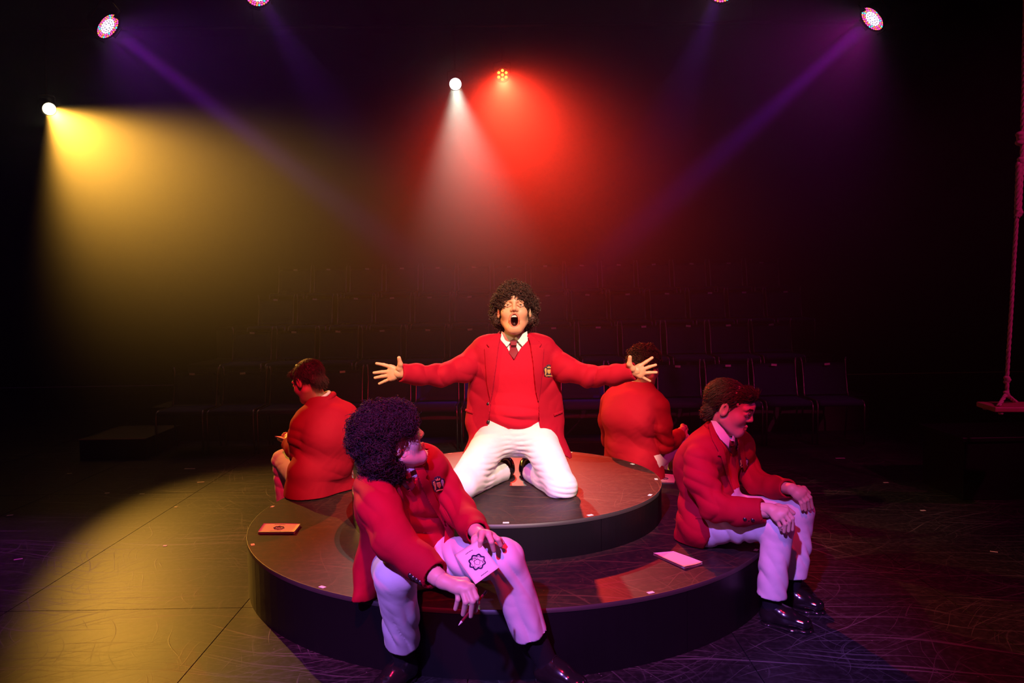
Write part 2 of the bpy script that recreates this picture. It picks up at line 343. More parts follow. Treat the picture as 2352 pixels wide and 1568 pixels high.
# ------------------------------------------------------------------ hanging lamps
M['lens_warm'] = emit('warm_lens', (1, .86, .5), 7); M['lens_white'] = emit('white_lens', (.95, 1, 1), 7); M['led_red'] = emit('red_led', (1, .22, .03), 9)
M['led_white'] = emit('violet_white_led', (.85, .7, 1), 5); M['led_pink'] = emit('pink_led', (1, .06, .35), 3.0); M['led_cyan'] = emit('cyan_led', (.05, .75, .8), 3); M['led_orange'] = emit('orange_led', (1, .22, .05), 3)
M['can'] = mat('black_lamp_housing', (.02, .02, .022), .4, metal=.3)
def aim_matrix(loc, target):
    loc = Vector(loc); d = (Vector(target)-loc).normalized(); q = d.to_track_quat('Z', 'Y')   # +Z points along the beam
    return loc, q
def lamp(name, loc, target, r, length, label, kind, light):
    loc, q = aim_matrix(loc, target)
    t = thing(name, loc, label, 'stage light'); t.rotation_mode = 'QUATERNION'; t.rotation_quaternion = q
    b = MB(); b.lathe([(0, -length), (r*.7, -length), (r*.85, -length*.8), (r*1.08, -length*.15), (r*1.12, .012), (r*1.04, .012), (r*1.02, -.01), (0, -.012)], 28); b.build('housing', M['can'], t, True)
    # yoke and clamp, in lamp space
    b = MB(); b.tube([(r*1.25, 0, -length*.45), (r*1.25, r*1.4, -length*.5), (0, r*1.7, -length*.5), (-r*1.25, r*1.4, -length*.5), (-r*1.25, 0, -length*.45)], .008, 6); b.build('yoke', M['can'], t)
    zb_ = 4.62; qi = q.inverted(); up_ = qi @ Vector((0, 0, 1)); b = MB(); c0 = Vector((0, r*1.7, -length*.5)); b.tube([c0, c0*.4+up_*((zb_-loc.z)*.6)+Vector((0, 0, 0)), up_*(zb_-loc.z-.05)], .012, 6); b.tube([up_*(zb_-loc.z-.06), up_*(zb_-loc.z+.03)], .034, 8); b.build('hook_clamp', M['can'], t)
    if kind == 'par':
        b = MB(); n = 0
        b.cur = 0
        rings = [(0, 1)]+[(i, 6*i) for i in range(1, 6)]
        for ri, cnt in rings:
            for k in range(cnt):
                a = 2*PI*k/cnt+ri*.3; rr = ri*r*.185; x, y = rr*math.cos(a), rr*math.sin(a)
                b.cur = 0 if ri < 4 else (1 if (k+ri) % 3 else 3)
                if ri >= 4 and k % 7 == 3: b.cur = 2
                s = r*.085; V = [(x, y, .002+s*.6)]+[(x+s*math.cos(j*PI/4), y+s*math.sin(j*PI/4), .002) for j in range(8)]
                b.add(V, [(0, 1+j, 1+(j+1) % 8) for j in range(8)])
        o = b.build('led_array', [M['led_white'], M['led_pink'], M['led_cyan'], M['led_orange']], t); o['kind'] = 'stuff'
        for c_, d_ in (((-r*1.2, 0, .01), (.01, r, .03)), ((r*1.2, 0, .01), (.01, r, .03)), ((0, -r*1.2, .01), (r*.9, .01, .03)), ((0, r*1.02, .02), (r*.5, r*.34, .01))):
            b = MB(); b.box((0, 0, 0), d_); o = b.build('frame_clip', M['can'], t); o.location = c_
    elif kind == 'seven':
        for k in range(7):
            a = 2*PI*(k-1)/6+PI/6; rr = 0 if k == 0 else r*.62
            b = MB(); b.lathe([(0, .012), (r*.13, .009), (r*.21, 0)], 14); o = b.build('led', M['led_red'], t, True); o.location = (rr*math.cos(a), rr*math.sin(a), 0)
    else:
        b = MB(); b.lathe([(0, .02), (r*.5, .016), (r*.98, 0)], 28); b.build('lens', M[kind], t, True)
    if light:
        for (en, col, half, blend, sz) in light:
            l = bpy.data.lights.new(name+'_beam', 'SPOT'); l.energy = en; l.color = col; l.spot_size = math.radians(2*half); l.spot_blend = blend; l.shadow_soft_size = sz
            o = bpy.data.objects.new(name+'_beam', l); COL.objects.link(o); o.parent = t; o.location = (0, 0, .06); o.rotation_euler = (PI, 0, 0)
    return t
LY, LWp, LRp = at(113, 250, 5.6), at(1046, 193, 5.9), at(1154, 172, 5.9)
LP1, LP2, LP3, LP4 = at(247, 60, 3.6), at(2004, 43, 3.6), at(594, -14, 3.6), at(1655, -22, 3.6)
lamp('profile_spotlight', LY, (-.12, -.1, .2), .075, .35, 'glowing warm yellow spotlight high at the far left', 'lens_warm', [(3100, (1, .47, .055), 14.8, .6, .05)])
lamp('profile_spotlight', LWp, (-.05, -.3, .6), .075, .35, 'white round spotlight hanging left of the red cluster lamp', 'lens_white', [(1050, (.78, 1, .82), 7.2, .9, .05)])
lamp('led_par_light', LRp, (.3, -.5, .35), .085, .2, 'seven-cell red lamp glowing high above the kneeling performer', 'seven', [(4200, (1, .034, .013), 19, 1.0, .06)])
PARL = [(850, (.14, .012, 1), 3.3, .9, .06), (280, (.6, .0, .6), 5.8, .9, .06)]
lamp('led_par_light', LP1, (.1, 3.3, .9), .125, .16, 'violet round multi-cell lamp with a bright face, upper left', 'par', PARL+[(12, (.45, .01, 1), 62, .8, .1)])
lamp('led_par_light', LP2, (0, 3.3, .9), .125, .16, 'violet round multi-cell lamp with a bright face, upper right', 'par', PARL+[(18, (.85, .01, .7), 62, .8, .1)])
lamp('led_par_light', LP3, (.2, .8, .3), .12, .16, 'round lamp with pink cells cut by the top edge, left of centre', 'par', [(35, (.35, .02, 1), 9, .9, .06)])
lamp('led_par_light', LP4, (.2, .8, .3), .12, .16, 'round lamp with pink cells cut by the top edge, right of centre', 'par', [(35, (.35, .02, 1), 9, .9, .06)])

# ------------------------------------------------------------------ modelling kit: solids blended from cones and ellipsoids, meshed on a grid
f32 = np.float32
_R = np.array([list(r_), list(u_), list(f_)], dtype=np.float64)   # rows: camera right, up, forward
_C = np.array(list(CAM))
def project(X, Y, Z):
    dx, dy, dz = X-_C[0], Y-_C[1], Z-_C[2]
    z = _R[2, 0]*dx+_R[2, 1]*dy+_R[2, 2]*dz; z = np.maximum(z, .1)
    x = _R[0, 0]*dx+_R[0, 1]*dy+_R[0, 2]*dz; y = _R[1, 0]*dx+_R[1, 1]*dy+_R[1, 2]*dz
    return CX+F*x/z, CY-F*y/z, z/F
def V3(*a): return np.array(a[0] if len(a) == 1 else a, dtype=float)
def A(px, py, Y): return V3(list(at(px, py, Y)))
def unit(v): v = V3(v); return v/np.linalg.norm(v)
def smin(a, b, k):
    if k <= 0: return np.minimum(a, b)
    h = np.maximum(k-np.abs(a-b), 0)/k
    return np.minimum(a, b)-h*h*k*.25
class Solid:
    def __init__(s): s.p = []
    def rc(s, a, b, ra, rb, k=.02, op=1, flat=None, fdir=None):
        s.p.append(('rc', V3(a), V3(b), ra, rb, k, op, flat, None if fdir is None else unit(fdir))); return s
    def path(s, pts, rs, k=.02, op=1, flat=None, fdir=None):
        for i in range(len(pts)-1): s.rc(pts[i], pts[i+1], rs[i], rs[i+1], k, op, flat, fdir)
        return s
    def ell(s, c, r, R=None, k=.02, op=1):
        s.p.append(('ell', V3(c), V3(r), np.eye(3) if R is None else np.array(R), k, op)); return s
    def plane(s, p, n, k=0.0, only=None):     # removes what lies on the side the normal n points to; only=(centre, radius)
        s.p.append(('pl', V3(p), unit(n), k, only)); return s
    def copy(s): t = Solid(); t.p = list(s.p); return t
    def bounds(s, pad=.02):
        lo, hi = V3(9, 9, 9), V3(-9, -9, -9)
        for q in s.p:
            if q[0] == 'rc' and q[6] == 1:
                for c, r in ((q[1], q[3]), (q[2], q[4])): lo = np.minimum(lo, c-r); hi = np.maximum(hi, c+r)
            elif q[0] == 'ell' and q[5] == 1:
                ex = np.sqrt(((q[3].T*q[2][None, :])**2).sum(1)); lo = np.minimum(lo, q[1]-ex); hi = np.maximum(hi, q[1]+ex)
        return lo-pad, hi+pad
    def grid(s, vox, lo=None, hi=None, pad=.02, inflate=0.0):
        if lo is None: lo, hi = s.bounds(pad+inflate)
        ax = [np.arange(lo[i], hi[i]+vox, vox, dtype=f32) for i in range(3)]
        G = Grid(ax, vox); D = G.D
        for q in s.p:
            if q[0] == 'rc':
                _, a, b, ra, rb, k, op, flat, fd = q
                m = max(k, 0)+3*vox+max(inflate, 0)+.015; rr = max(ra, rb)
                sl = G.sl(np.minimum(a, b)-rr-m, np.maximum(a, b)+rr+m)
                if sl is None: continue
                X, Y, Z = G.xyz(sl); px, py, pz = X-f32(a[0]), Y-f32(a[1]), Z-f32(a[2])
                if flat:
                    dn = (px*f32(fd[0])+py*f32(fd[1])+pz*f32(fd[2]))*f32(1/flat-1)
                    px = px+dn*f32(fd[0]); py = py+dn*f32(fd[1]); pz = pz+dn*f32(fd[2])
                    ab = b-a; ab = ab+fd*((1/flat-1)*ab.dot(fd))
                else: ab = b-a
                L2 = ab.dot(ab)+1e-9
                t = np.clip((px*f32(ab[0])+py*f32(ab[1])+pz*f32(ab[2]))/f32(L2), 0, 1)
                d = np.sqrt((px-t*f32(ab[0]))**2+(py-t*f32(ab[1]))**2+(pz-t*f32(ab[2]))**2)-(f32(ra)+t*f32(rb-ra))
                if flat: d = d*f32(min(1, flat)**.5)
            elif q[0] == 'ell':
                _, c, r, R, k, op = q
                m = max(k, 0)+3*vox+max(inflate, 0)+.015; rr = r.max()
                sl = G.sl(c-rr-m, c+rr+m)
                if sl is None: continue
                X, Y, Z = G.xyz(sl); dx, dy, dz = X-f32(c[0]), Y-f32(c[1]), Z-f32(c[2])
                l = [f32(R[i, 0])*dx+f32(R[i, 1])*dy+f32(R[i, 2])*dz for i in range(3)]
                k0 = np.sqrt(sum((l[i]/f32(r[i]))**2 for i in range(3))); k1 = np.sqrt(sum((l[i]/f32(r[i]**2))**2 for i in range(3)))+1e-6
                d = k0*(k0-1)/k1
            else:
                _, p, n, k, only = q
                if only is not None: sl = G.sl(V3(only[0])-only[1], V3(only[0])+only[1])
                else: sl = (slice(None),)*3
                if sl is None: continue
                X, Y, Z = G.xyz(sl)
                d = (X-f32(p[0]))*f32(n[0])+(Y-f32(p[1]))*f32(n[1])+(Z-f32(p[2]))*f32(n[2])
                if only is not None:   # ball shaped reach of the cut
                    rr = np.sqrt((X-f32(only[0][0]))**2+(Y-f32(only[0][1]))**2+(Z-f32(only[0][2]))**2)-f32(only[1]*.98)
                    cut = np.maximum(-d, rr)
                    D[sl] = np.maximum(D[sl], -cut)
                else: D[sl] = np.maximum(D[sl], d)
                continue
            D[sl] = smin(D[sl], d, k) if op == 1 else -smin(-D[sl], d, k)
        if inflate: D -= f32(inflate)
        return G
class Grid:
    def __init__(s, ax, vox):
        s.ax = ax; s.vox = vox; s.D = np.full([len(a) for a in ax], .5, dtype=f32)
    def sl(s, lo, hi):
        r = []
        for i in range(3):
            a = int(np.searchsorted(s.ax[i], lo[i])); b = int(np.searchsorted(s.ax[i], hi[i]))
            if b <= a: return None
            r.append(slice(a, b))
        return tuple(r)
    def xyz(s, sl=(slice(None),)*3): return s.ax[0][sl[0]][:, None, None], s.ax[1][sl[1]][None, :, None], s.ax[2][sl[2]][None, None, :]
    def pix(s):
        X, Y, Z = s.xyz(); return project(X, Y, Z)
    def mesh(s): return surface_nets(s.D, s.ax, s.vox)
def poly_sd(poly, x, y):
    """signed distance to a 2-D polygon, negative inside"""
    P = np.array(poly, dtype=f32); d = None; sgn = np.ones(np.broadcast(x, y).shape, dtype=bool)
    for i in range(len(P)):
        a, b = P[i], P[(i+1) % len(P)]; e = b-a
        wx, wy = x-a[0], y-a[1]; t = np.clip((wx*e[0]+wy*e[1])/(e@e+1e-9), 0, 1)
        q = (wx-e[0]*t)**2+(wy-e[1]*t)**2; d = q if d is None else np.minimum(d, q)
        c = ((a[1] > y) != (b[1] > y)) & (x < (b[0]-a[0])*(y-a[1])/(b[1]-a[1]+1e-9)+a[0])
        sgn ^= c
    return np.where(sgn, np.sqrt(d), -np.sqrt(d))
def surface_nets(D, ax, vox):
    S = D < 0
    n = D.shape
    cnt = np.zeros([k-1 for k in n], dtype=np.int8)
    for i in (0, 1):
        for j in (0, 1):
            for k in (0, 1): cnt += S[i:n[0]-1+i, j:n[1]-1+j, k:n[2]-1+k]
    act = (cnt > 0) & (cnt < 8)
    idx = np.argwhere(act)
    if len(idx) == 0: return np.zeros((0, 3)), np.zeros((0, 4), int)
    vid = np.full(act.shape, -1, dtype=np.int64); vid[act] = np.arange(len(idx))
    corner = {}
    for i in (0, 1):
        for j in (0, 1):
            for k in (0, 1): corner[i, j, k] = D[idx[:, 0]+i, idx[:, 1]+j, idx[:, 2]+k]
    acc = np.zeros((len(idx), 3)); num = np.zeros(len(idx))
    for a in corner:
        for axis in range(3):
            if a[axis] == 0:
                b = list(a); b[axis] = 1; b = tuple(b)
                da, db = corner[a], corner[b]; m = (da < 0) != (db < 0)
                t = np.where(m, da/np.where(m, da-db, 1), 0)
                pos = np.tile(np.array(a, float), (len(idx), 1)); pos[:, axis] = t
                acc[m] += pos[m]; num[m] += 1
    P = idx+acc/num[:, None]
    Vv = np.stack([ax[i][0]+P[:, i]*vox for i in range(3)], 1)
    Fs = []
    for axis in range(3):
        sl0 = [slice(None)]*3; sl1 = [slice(None)]*3; sl0[axis] = slice(0, -1); sl1[axis] = slice(1, None)
        a = S[tuple(sl0)]; b = S[tuple(sl1)]; ch = a != b
        E = np.argwhere(ch); o1, o2 = [(1, 2), (2, 0), (0, 1)][axis]
        ok = (E[:, o1] > 0) & (E[:, o2] > 0) & (E[:, o1] < n[o1]-1) & (E[:, o2] < n[o2]-1); E = E[ok]
        flip = a[E[:, 0], E[:, 1], E[:, 2]]
        def cell(d1, d2):
            c = E.copy(); c[:, o1] -= d1; c[:, o2] -= d2; return vid[c[:, 0], c[:, 1], c[:, 2]]
        q = np.stack([cell(1, 1), cell(0, 1), cell(0, 0), cell(1, 0)], 1)
        q[~flip] = q[~flip][:, ::-1]; Fs.append(q)
    Fc = np.concatenate(Fs); Fc = Fc[(Fc >= 0).all(1)]
    return Vv, Fc
def vnormals(Vv, Fc):
    n = np.cross(Vv[Fc[:, 2]]-Vv[Fc[:, 0]], Vv[Fc[:, 3]]-Vv[Fc[:, 1]])
    N = np.zeros_like(Vv)
    for i in range(4): np.add.at(N, Fc[:, i], n)
    return N/(np.linalg.norm(N, axis=1)[:, None]+1e-12)
def relax(Vv, Fc, it=1, w=.5):
    for _ in range(it):
        s = np.zeros_like(Vv); c = np.zeros(len(Vv))
        for i in range(4):
            np.add.at(s, Fc[:, i], Vv[Fc[:, (i+1) % 4]]+Vv[Fc[:, (i-1) % 4]]); np.add.at(c, Fc[:, i], 2)
        Vv = Vv*(1-w)+w*s/np.maximum(c, 1)[:, None]
    return Vv
def wob(P, s, seed=0):
    """smooth value noise in about -1..1"""
    r = np.random.RandomState(seed); o = np.zeros(len(P))
    for i in range(5):
        d = r.randn(3); d /= np.linalg.norm(d); o += np.sin(P@d*s*(1+.35*i)+r.rand()*6.28+1.3*np.sin(P@r.randn(3)*s*.5+r.rand()*6))
    return o/2.6
def creases(Vv, Fc, L, noise=(.0025, 22), seed=0):
    """L: (centre, direction across the folds, wavelength, depth, reach)"""
    N = vnormals(Vv, Fc); h = np.zeros(len(Vv))
    for i, (c, d, wl, amp, rad) in enumerate(L):
        q = Vv-V3(c); w = np.exp(-((q**2).sum(1))/(rad*rad))
        ph = q@unit(d)*2*PI/wl+1.5*wob(Vv, 14, seed+i)
        h += w*amp*1.6*(np.abs(np.sin(ph/2))*2-1.2)*(.65+.35*wob(Vv, 20, seed+50+i))
    if noise: h += noise[0]*wob(Vv, noise[1], seed+99)+.0004*(np.abs(wob(Vv, 46, seed+7))*2-.8)
    return Vv+N*h[:, None]
def mesh_obj(name, Vv, Fc, material, parent, smooth=True, origin=None):
    me = bpy.data.meshes.new(name); Vv = np.asarray(Vv, dtype=np.float64)
    if parent is not None: Vv = Vv-np.array(list(parent.location))
    Fc = np.asarray(Fc); n = Fc.shape[1]
    me.vertices.add(len(Vv)); me.vertices.foreach_set('co', Vv.ravel().astype(f32))
    me.loops.add(Fc.size); me.loops.foreach_set('vertex_index', Fc.ravel().astype(np.int32))
    me.polygons.add(len(Fc)); me.polygons.foreach_set('loop_start', np.arange(0, Fc.size, n, dtype=np.int32)); me.polygons.foreach_set('loop_total', np.full(len(Fc), n, dtype=np.int32))
    me.update(calc_edges=True); me.validate()
    return link_data(name, me, material, parent, smooth)
def tubes(lines, rad, sides=4, taper=True):
    """many thin tubes at once; lines: (N, m, 3)"""
    L = np.asarray(lines, float); N_, m, _ = L.shape
    T = np.gradient(L, axis=1); T /= np.linalg.norm(T, axis=2)[..., None]+1e-9
    ref = np.where(np.abs(T[..., 2:3]) > .9, V3(1, 0, 0), V3(0, 0, 1))
    U = np.cross(T, ref); U /= np.linalg.norm(U, axis=2)[..., None]+1e-9; W_ = np.cross(T, U)
    r = np.broadcast_to(np.asarray(rad, float).reshape(-1, 1), (N_, m)).copy()
    if taper: r *= (1-np.linspace(0, 1, m)**2*.75)[None, :]
    a = np.arange(sides)*2*PI/sides
    Vv = L[:, :, None, :]+r[..., None, None]*(U[:, :, None, :]*np.cos(a)[None, None, :, None]+W_[:, :, None, :]*np.sin(a)[None, None, :, None])
    base = (np.arange(N_)*m*sides)[:, None, None]; i = np.arange(m-1)[None, :, None]*sides; k = np.arange(sides)[None, None, :]; k2 = (k+1) % sides
    Fc = np.stack([base+i+k, base+i+k2, base+i+sides+k2, base+i+sides+k], -1).reshape(-1, 4)
    return Vv.reshape(-1, 3), Fc
def joinm(parts):
    Vs, Fs, o = [], [], 0
    for v, f in parts: Vs.append(v); Fs.append(f+o); o += len(v)
    return np.concatenate(Vs), np.concatenate(Fs)

# ------------------------------------------------------------------ people
def skin_mat(name, col):
    m = mat(name, col, .48, .4, sss=.12, bump=(160, .12, .001)); n = m.node_tree; b = n.nodes['Principled BSDF']
    at_ = n.nodes.new('ShaderNodeAttribute'); at_.attribute_name = 'tint'
    mx = n.nodes.new('ShaderNodeMix'); mx.data_type = 'RGBA'; mx.blend_type = 'MULTIPLY'; mx.inputs[0].default_value = 1; mx.inputs[6].default_value = (*col, 1)
    n.links.new(at_.outputs['Color'], mx.inputs[7]); n.links.new(mx.outputs[2], b.inputs['Base Color']); return m
M['skin'] = skin_mat('warm_skin', (.62, .34, .19)); M['skin_light'] = skin_mat('light_skin', (.68, .44, .33))
def cloth(name, col, rough, weave, strength, sheen=.3):
    return mat(name, col, rough, .15, sheen=sheen*.25, bump=(weave, strength, .0012), var=(14, .07))
M['blazer'] = cloth('red_blazer_wool', (.34, .0035, .021), .8, 420, .35)
M['sweater'] = cloth('red_knit', (.48, .006, .028), .85, 300, .5)
M['shirt'] = cloth('white_cotton', (.78, .78, .76), .7, 300, .2, .1)
M['trousers'] = cloth('off_white_chino', (.74, .72, .68), .75, 380, .3, .15)
M['tie'] = cloth('maroon_tie', (.17, .012, .025), .5, 300, .2, .2)
M['leather'] = mat('polished_black_leather', (.012, .010, .010), .16, .6, coat=.5)
M['sock'] = mat('black_sock', (.015, .013, .016), .9, .2, bump=(300, .4, .001))
M['gold'] = mat('gold_thread', (.75, .52, .16), .45, metal=.35, bump=(180, .8, .003)); M['navy'] = mat('dark_patch', (.03, .02, .04), .8)
M['silver'] = mat('silver_thread', (.6, .6, .66), .45, metal=.3, bump=(200, .8, .003))
M['hair_dark'] = mat('dark_brown_hair', (.045, .021, .012), .55, .35); M['hair_black'] = mat('black_hair', (.022, .010, .016), .6, .3); M['hair_brown'] = mat('short_brown_hair', (.05, .028, .014), .5, .4)
M['eye'] = mat('eye_white', (.75, .72, .68), .15); M['iris'] = mat('dark_iris', (.03, .015, .008), .1); M['tooth'] = mat('teeth', (.8, .76, .66), .25); M['button'] = mat('black_button', (.02, .015, .015), .25)
M['brow'] = M['hair_dark']

def head_solid(c, R, s=1.0, mouth='closed'):
    """R rows: head's right-to-left axis, forward, up"""
    R = np.array(R); w = lambda x, y, z: c+s*(x*R[0]+y*R[1]+z*R[2])
    S = Solid(); e = lambda p, r, k=.02, op=1: S.ell(w(*p), V3(r)*s, R, k, op)
    j = -.022 if mouth == 'open' else 0
    e((0, -.012, .036), (.074, .092, .082)); e((0, .032, -.035), (.060, .060, .072), .03)
    S.rc(w(0, .068, -.088+j), w(0, .05, -.085+j), .023*s, .03*s, .03)
    for q in (-1, 1):
        S.rc(w(q*.052, .0, -.058), w(q*.018, .070, -.096+j), .018*s, .018*s, .03)
        e((q*.040, .056, -.030), (.024, .026, .024), .025)
        S.rc(w(q*.012, .091, .022), w(q*.045, .076, .024), .009*s, .008*s, .016)
    S.rc(w(0, .083, .040), w(0, .086, .022), .02*s, .012*s, .03)
    S.rc(w(0, .092, .012), w(0, .1065, -.022), .008*s, .0108*s, .012)
    for q in (-1, 1): e((q*.0115, .097, -.027), (.0085, .010, .0075), .008)
    for q in (-1, 1): e((q*.031, .096, .003), (.018, .014, .012), .012, -1)
    for q in (-1, 1): e((q*.031, .0765, .003), (.0165, .0135, .0125), .005)
    for q in (-1, 1):
        S.path([w(q*.017, .090, .004), w(q*.030, .0925, .0095), w(q*.045, .082, .003)], [.0035*s, .0052*s, .004*s], .004)
        S.path([w(q*.018, .090, .001), w(q*.031, .0915, -.0045), w(q*.045, .082, .001)], [.003*s, .0036*s, .003*s], .004)
    if mouth == 'open':
        ring = [w(.021*math.cos(a), .094-.004*abs(math.sin(a))-.012*(math.sin(a) < 0)*abs(math.sin(a)), -.076+.033*math.sin(a)) for a in np.linspace(0, 2*PI, 15)]
        S.path(ring, [.0062*s]*15, .006)
        e((0, .090, -.077), (.0185, .05, .030), .004, -1)
    else:
        S.rc(w(-.021, .086, -.061), w(0, .0975, -.058), .0035*s, .006*s, .006); S.rc(w(.021, .086, -.061), w(0, .0975, -.058), .0035*s, .006*s, .006)
        S.rc(w(-.018, .086, -.070), w(0, .0955, -.071), .0035*s, .0065*s, .006); S.rc(w(.018, .086, -.070), w(0, .0955, -.071), .0035*s, .0065*s, .006)
        S.rc(w(-.022, .096, -.0645), w(.022, .096, -.0645), .0012*s, .0012*s, .002, -1)
    for q in (-1, 1):
        S.ell(w(q*.080, -.008, -.006), V3(.010, .019, .033)*s, R, .008); S.ell(w(q*.090, -.004, -.004), V3(.009, .011, .022)*s, R, .004, -1)
    for q in (-1, 1): e((q*.006, .1055, -.036), (.0035, .005, .004), .003, -1)
    return S, w
def hand_solid(S, wrist, fingers, thumb, width=.0088, k=.006):
    """fingers: list of joint lists, knuckle to tip; the palm is spanned from the wrist to the knuckles"""
    wr = V3(wrist)
    kn = [V3(f[0]) for f in fingers]
    for i, q in enumerate(kn): S.rc(wr+(q-wr)*.18, q, .0155, .0118, .012)
    for i in range(len(kn)-1): S.rc((kn[i]+wr)/2*.5+kn[i]*.5, (kn[i+1]+wr)/2*.5+kn[i+1]*.5, .012, .012, .012)
    for i, f in enumerate(fingers):
        f = [V3(x) for x in f]; w = width*(.86 if i == len(fingers)-1 else 1); n = len(f)
        if n == 2:   # relaxed bend half way
            f = [f[0], f[0]*.55+f[1]*.45, f[0]*.22+f[1]*.78, f[1]]; n = 4
        S.path(f, [w*(1.12-.30*j/(n-1)) for j in range(n)], .003)
    t = [V3(x) for x in thumb]; n = len(t); S.path([wr+(t[0]-wr)*.25]+t, [.0165]+[.0135-.0045*j/(n-1) for j in range(n)], .008)
def ortho(fwd, up):
    f = unit(fwd); u = V3(up)-f*f.dot(V3(up)); u = unit(u); l = -np.cross(u, f)*-1   # left = up x forward negated below
    return np.array([np.cross(f, u), f, u])      # rows: right, forward, up  (right = forward x up)
def on_surface(G, px, py):
    """first point where the sight line through px,py meets the solid of grid G"""
    d = unit(list(cam_dir((px-CX)/F, -(py-CY)/F, 1)))
    lo = np.array([a[0] for a in G.ax]); hi = np.array([a[-1] for a in G.ax])
    for t in np.arange(1.5, 8, G.vox*.5):
        p = _C+d*t
        if (p > lo).all() and (p < hi-G.vox).all():
            i = ((p-lo)/G.vox).astype(int)
            if G.D[tuple(i)] < 0: return p
    return None
def patch(G, poly, off, th, name, material, parent, vox=.003, only=None, crease=None, front=None):
    """a piece of cloth of thickness th lying off metres above the solid of G inside a pixel outline (camera-facing side only)"""
    P = np.array(poly, float)
    pts = [on_surface(G, *q) for q in list(P)+[P.mean(0)]]; pts = [p for p in pts if p is not None]
    if not pts: return None
    lo = np.min(pts, 0)-.03; hi = np.max(pts, 0)+.03
    S, Fp = front if front is not None else (None, None)
    g = S.grid(vox, lo, hi)
    X, Y, Z = g.xyz(); px, py, sc = project(X, Y, Z)
    sd = poly_sd(poly, px, py)*sc
    D = np.maximum(np.abs(g.D-(off+th/2))-th/2, sd)
    facing = (X-_C[0])*Fp[0]+(Y-_C[1])*Fp[1]+(Z-_C[2])*Fp[2]
    mid = V3(np.mean(pts, 0)); front_d = -((X-mid[0])*f32(Fp[0])+(Y-mid[1])*f32(Fp[1])+(Z-mid[2])*f32(Fp[2]))-(.10 if only is None else only)
    g.D = np.maximum(D, front_d).astype(f32)
    v, fc = g.mesh()
    if len(v) == 0: return None
    if crease: v = creases(v, fc, crease, None)
    return mesh_obj(name, v, fc, material, parent)
def coils(Vv, N, n, size, wire, seed, turns=1.6, m=14, lift=.004):
    r = np.random.RandomState(seed); i = r.randint(0, len(Vv), n); c = Vv[i]+N[i]*(lift*(.2+2.2*r.rand(n)**2))[:, None]
    t = r.randn(n, 3); t = t/np.linalg.norm(t, axis=1)[:, None]; ax_ = N[i]*.9+t*.9; ax_ /= np.linalg.norm(ax_, axis=1)[:, None]
    u = np.cross(ax_, t+.01); u /= np.linalg.norm(u, axis=1)[:, None]; w = np.cross(ax_, u)
    s = np.linspace(0, 1, m)[None, :, None]; a = s*turns*2*PI+r.rand(n)[:, None, None]*6.28; rad = size*(.55+.75*r.rand(n))[:, None, None]*(1-.3*s)
    L = c[:, None, :]+ax_[:, None, :]*(s-.4)*size*2.4+(u[:, None, :]*np.cos(a)+w[:, None, :]*np.sin(a))*rad
    return tubes(L, wire*(.7+.6*r.rand(n)), 4)
def strands(Vv, N, n, length, wire, seed, flow, lift=.004, curl=.0, m=6):
    """locks that lie on the head and follow flow(points)->direction"""
    r = np.random.RandomState(seed); i = r.randint(0, len(Vv), n); p = Vv[i]-N[i]*.002; nn = N[i]; out = [p.copy()]
    st = length*(.6+.8*r.rand(n))[:, None]/(m-1); jit = r.randn(n, 3)*.22
    for k in range(1, m):
        d = flow(p)+jit+curl*np.sin(k*1.7+r.rand(n, 1)*6)*r.randn(n, 3); d -= nn*(d*nn).sum(1)[:, None]*.9; d /= np.linalg.norm(d, axis=1)[:, None]+1e-9
        p = p+d*st+nn*lift*(k == 1)+nn*lift*.15; out.append(p.copy())
    return tubes(np.stack(out, 1), wire*(.7+.6*r.rand(n)), 4)
def shoe(parent, heel, toe, ankle, s=1.0, up=(0, 0, 1)):
    """heel and toe: floor points under the shoe"""
    h, t = V3(heel), V3(toe); f = unit(t-h); U = unit(V3(up)-f*f.dot(V3(up))); Rr = np.cross(f, U); L = np.linalg.norm(t-h)
    w = lambda a, b, c: h+f*(a*L)+Rr*b*s+U*c*s
    S = Solid(); S.rc(w(.14, 0, .045), w(.45, 0, .045), .036*s, .038*s, .02); S.rc(w(.45, 0, .045), w(.84, .002, .034), .040*s, .036*s, .03, flat=.8, fdir=U)
    S.rc(w(.13, 0, .045), V3(ankle)*.4+w(.16, 0, .085)*.6, .036*s, .038*s, .02); S.rc(w(.30, 0, .07), w(.55, 0, .055), .034*s, .030*s, .02)
    S.plane(w(0, 0, .010), -U); g = S.grid(.004); X, Y, Z = g.xyz()
    v, fc = g.mesh()
    # welt line behind the toe cap
    o = mesh_obj('shoe', v, fc, M['leather'], parent)
    T = Solid(); T.rc(w(.13, 0, .006), w(.35, 0, .006), .036*s, .031*s, .01, flat=.35, fdir=U); T.rc(w(.35, 0, .006), w(.62, .002, .006), .033*s, .043*s, .01, flat=.35, fdir=U); T.rc(w(.62, .002, .006), w(.88, .002, .006), .043*s, .036*s, .01, flat=.35, fdir=U)
    T.plane(w(0, 0, 0), -U); T.plane(w(0, 0, .014), U); v, fc = T.grid(.004).mesh(); q = mesh_obj('sole', v, fc, M['leather'], parent)
    b = []
    for k in range(4):
        a = .36+.065*k; z = .107-.055*(a-.2)
        b.append([w(a+.01*math.sin(x*1.5), x*.024, z-.006*abs(x)-.004-.012*(k*.12)) for x in np.linspace(-1, 1, 6)])
    for q_ in (-1, 1): b.append([w(.36+.03*x, q_*(.03*x), .104+.012*math.sin(x*PI)-.03*x) for x in np.linspace(0, 1, 6)])
    v, fc = tubes(b, .0022*s, 5, False); mesh_obj('laces', v, fc, M['leather'], parent)
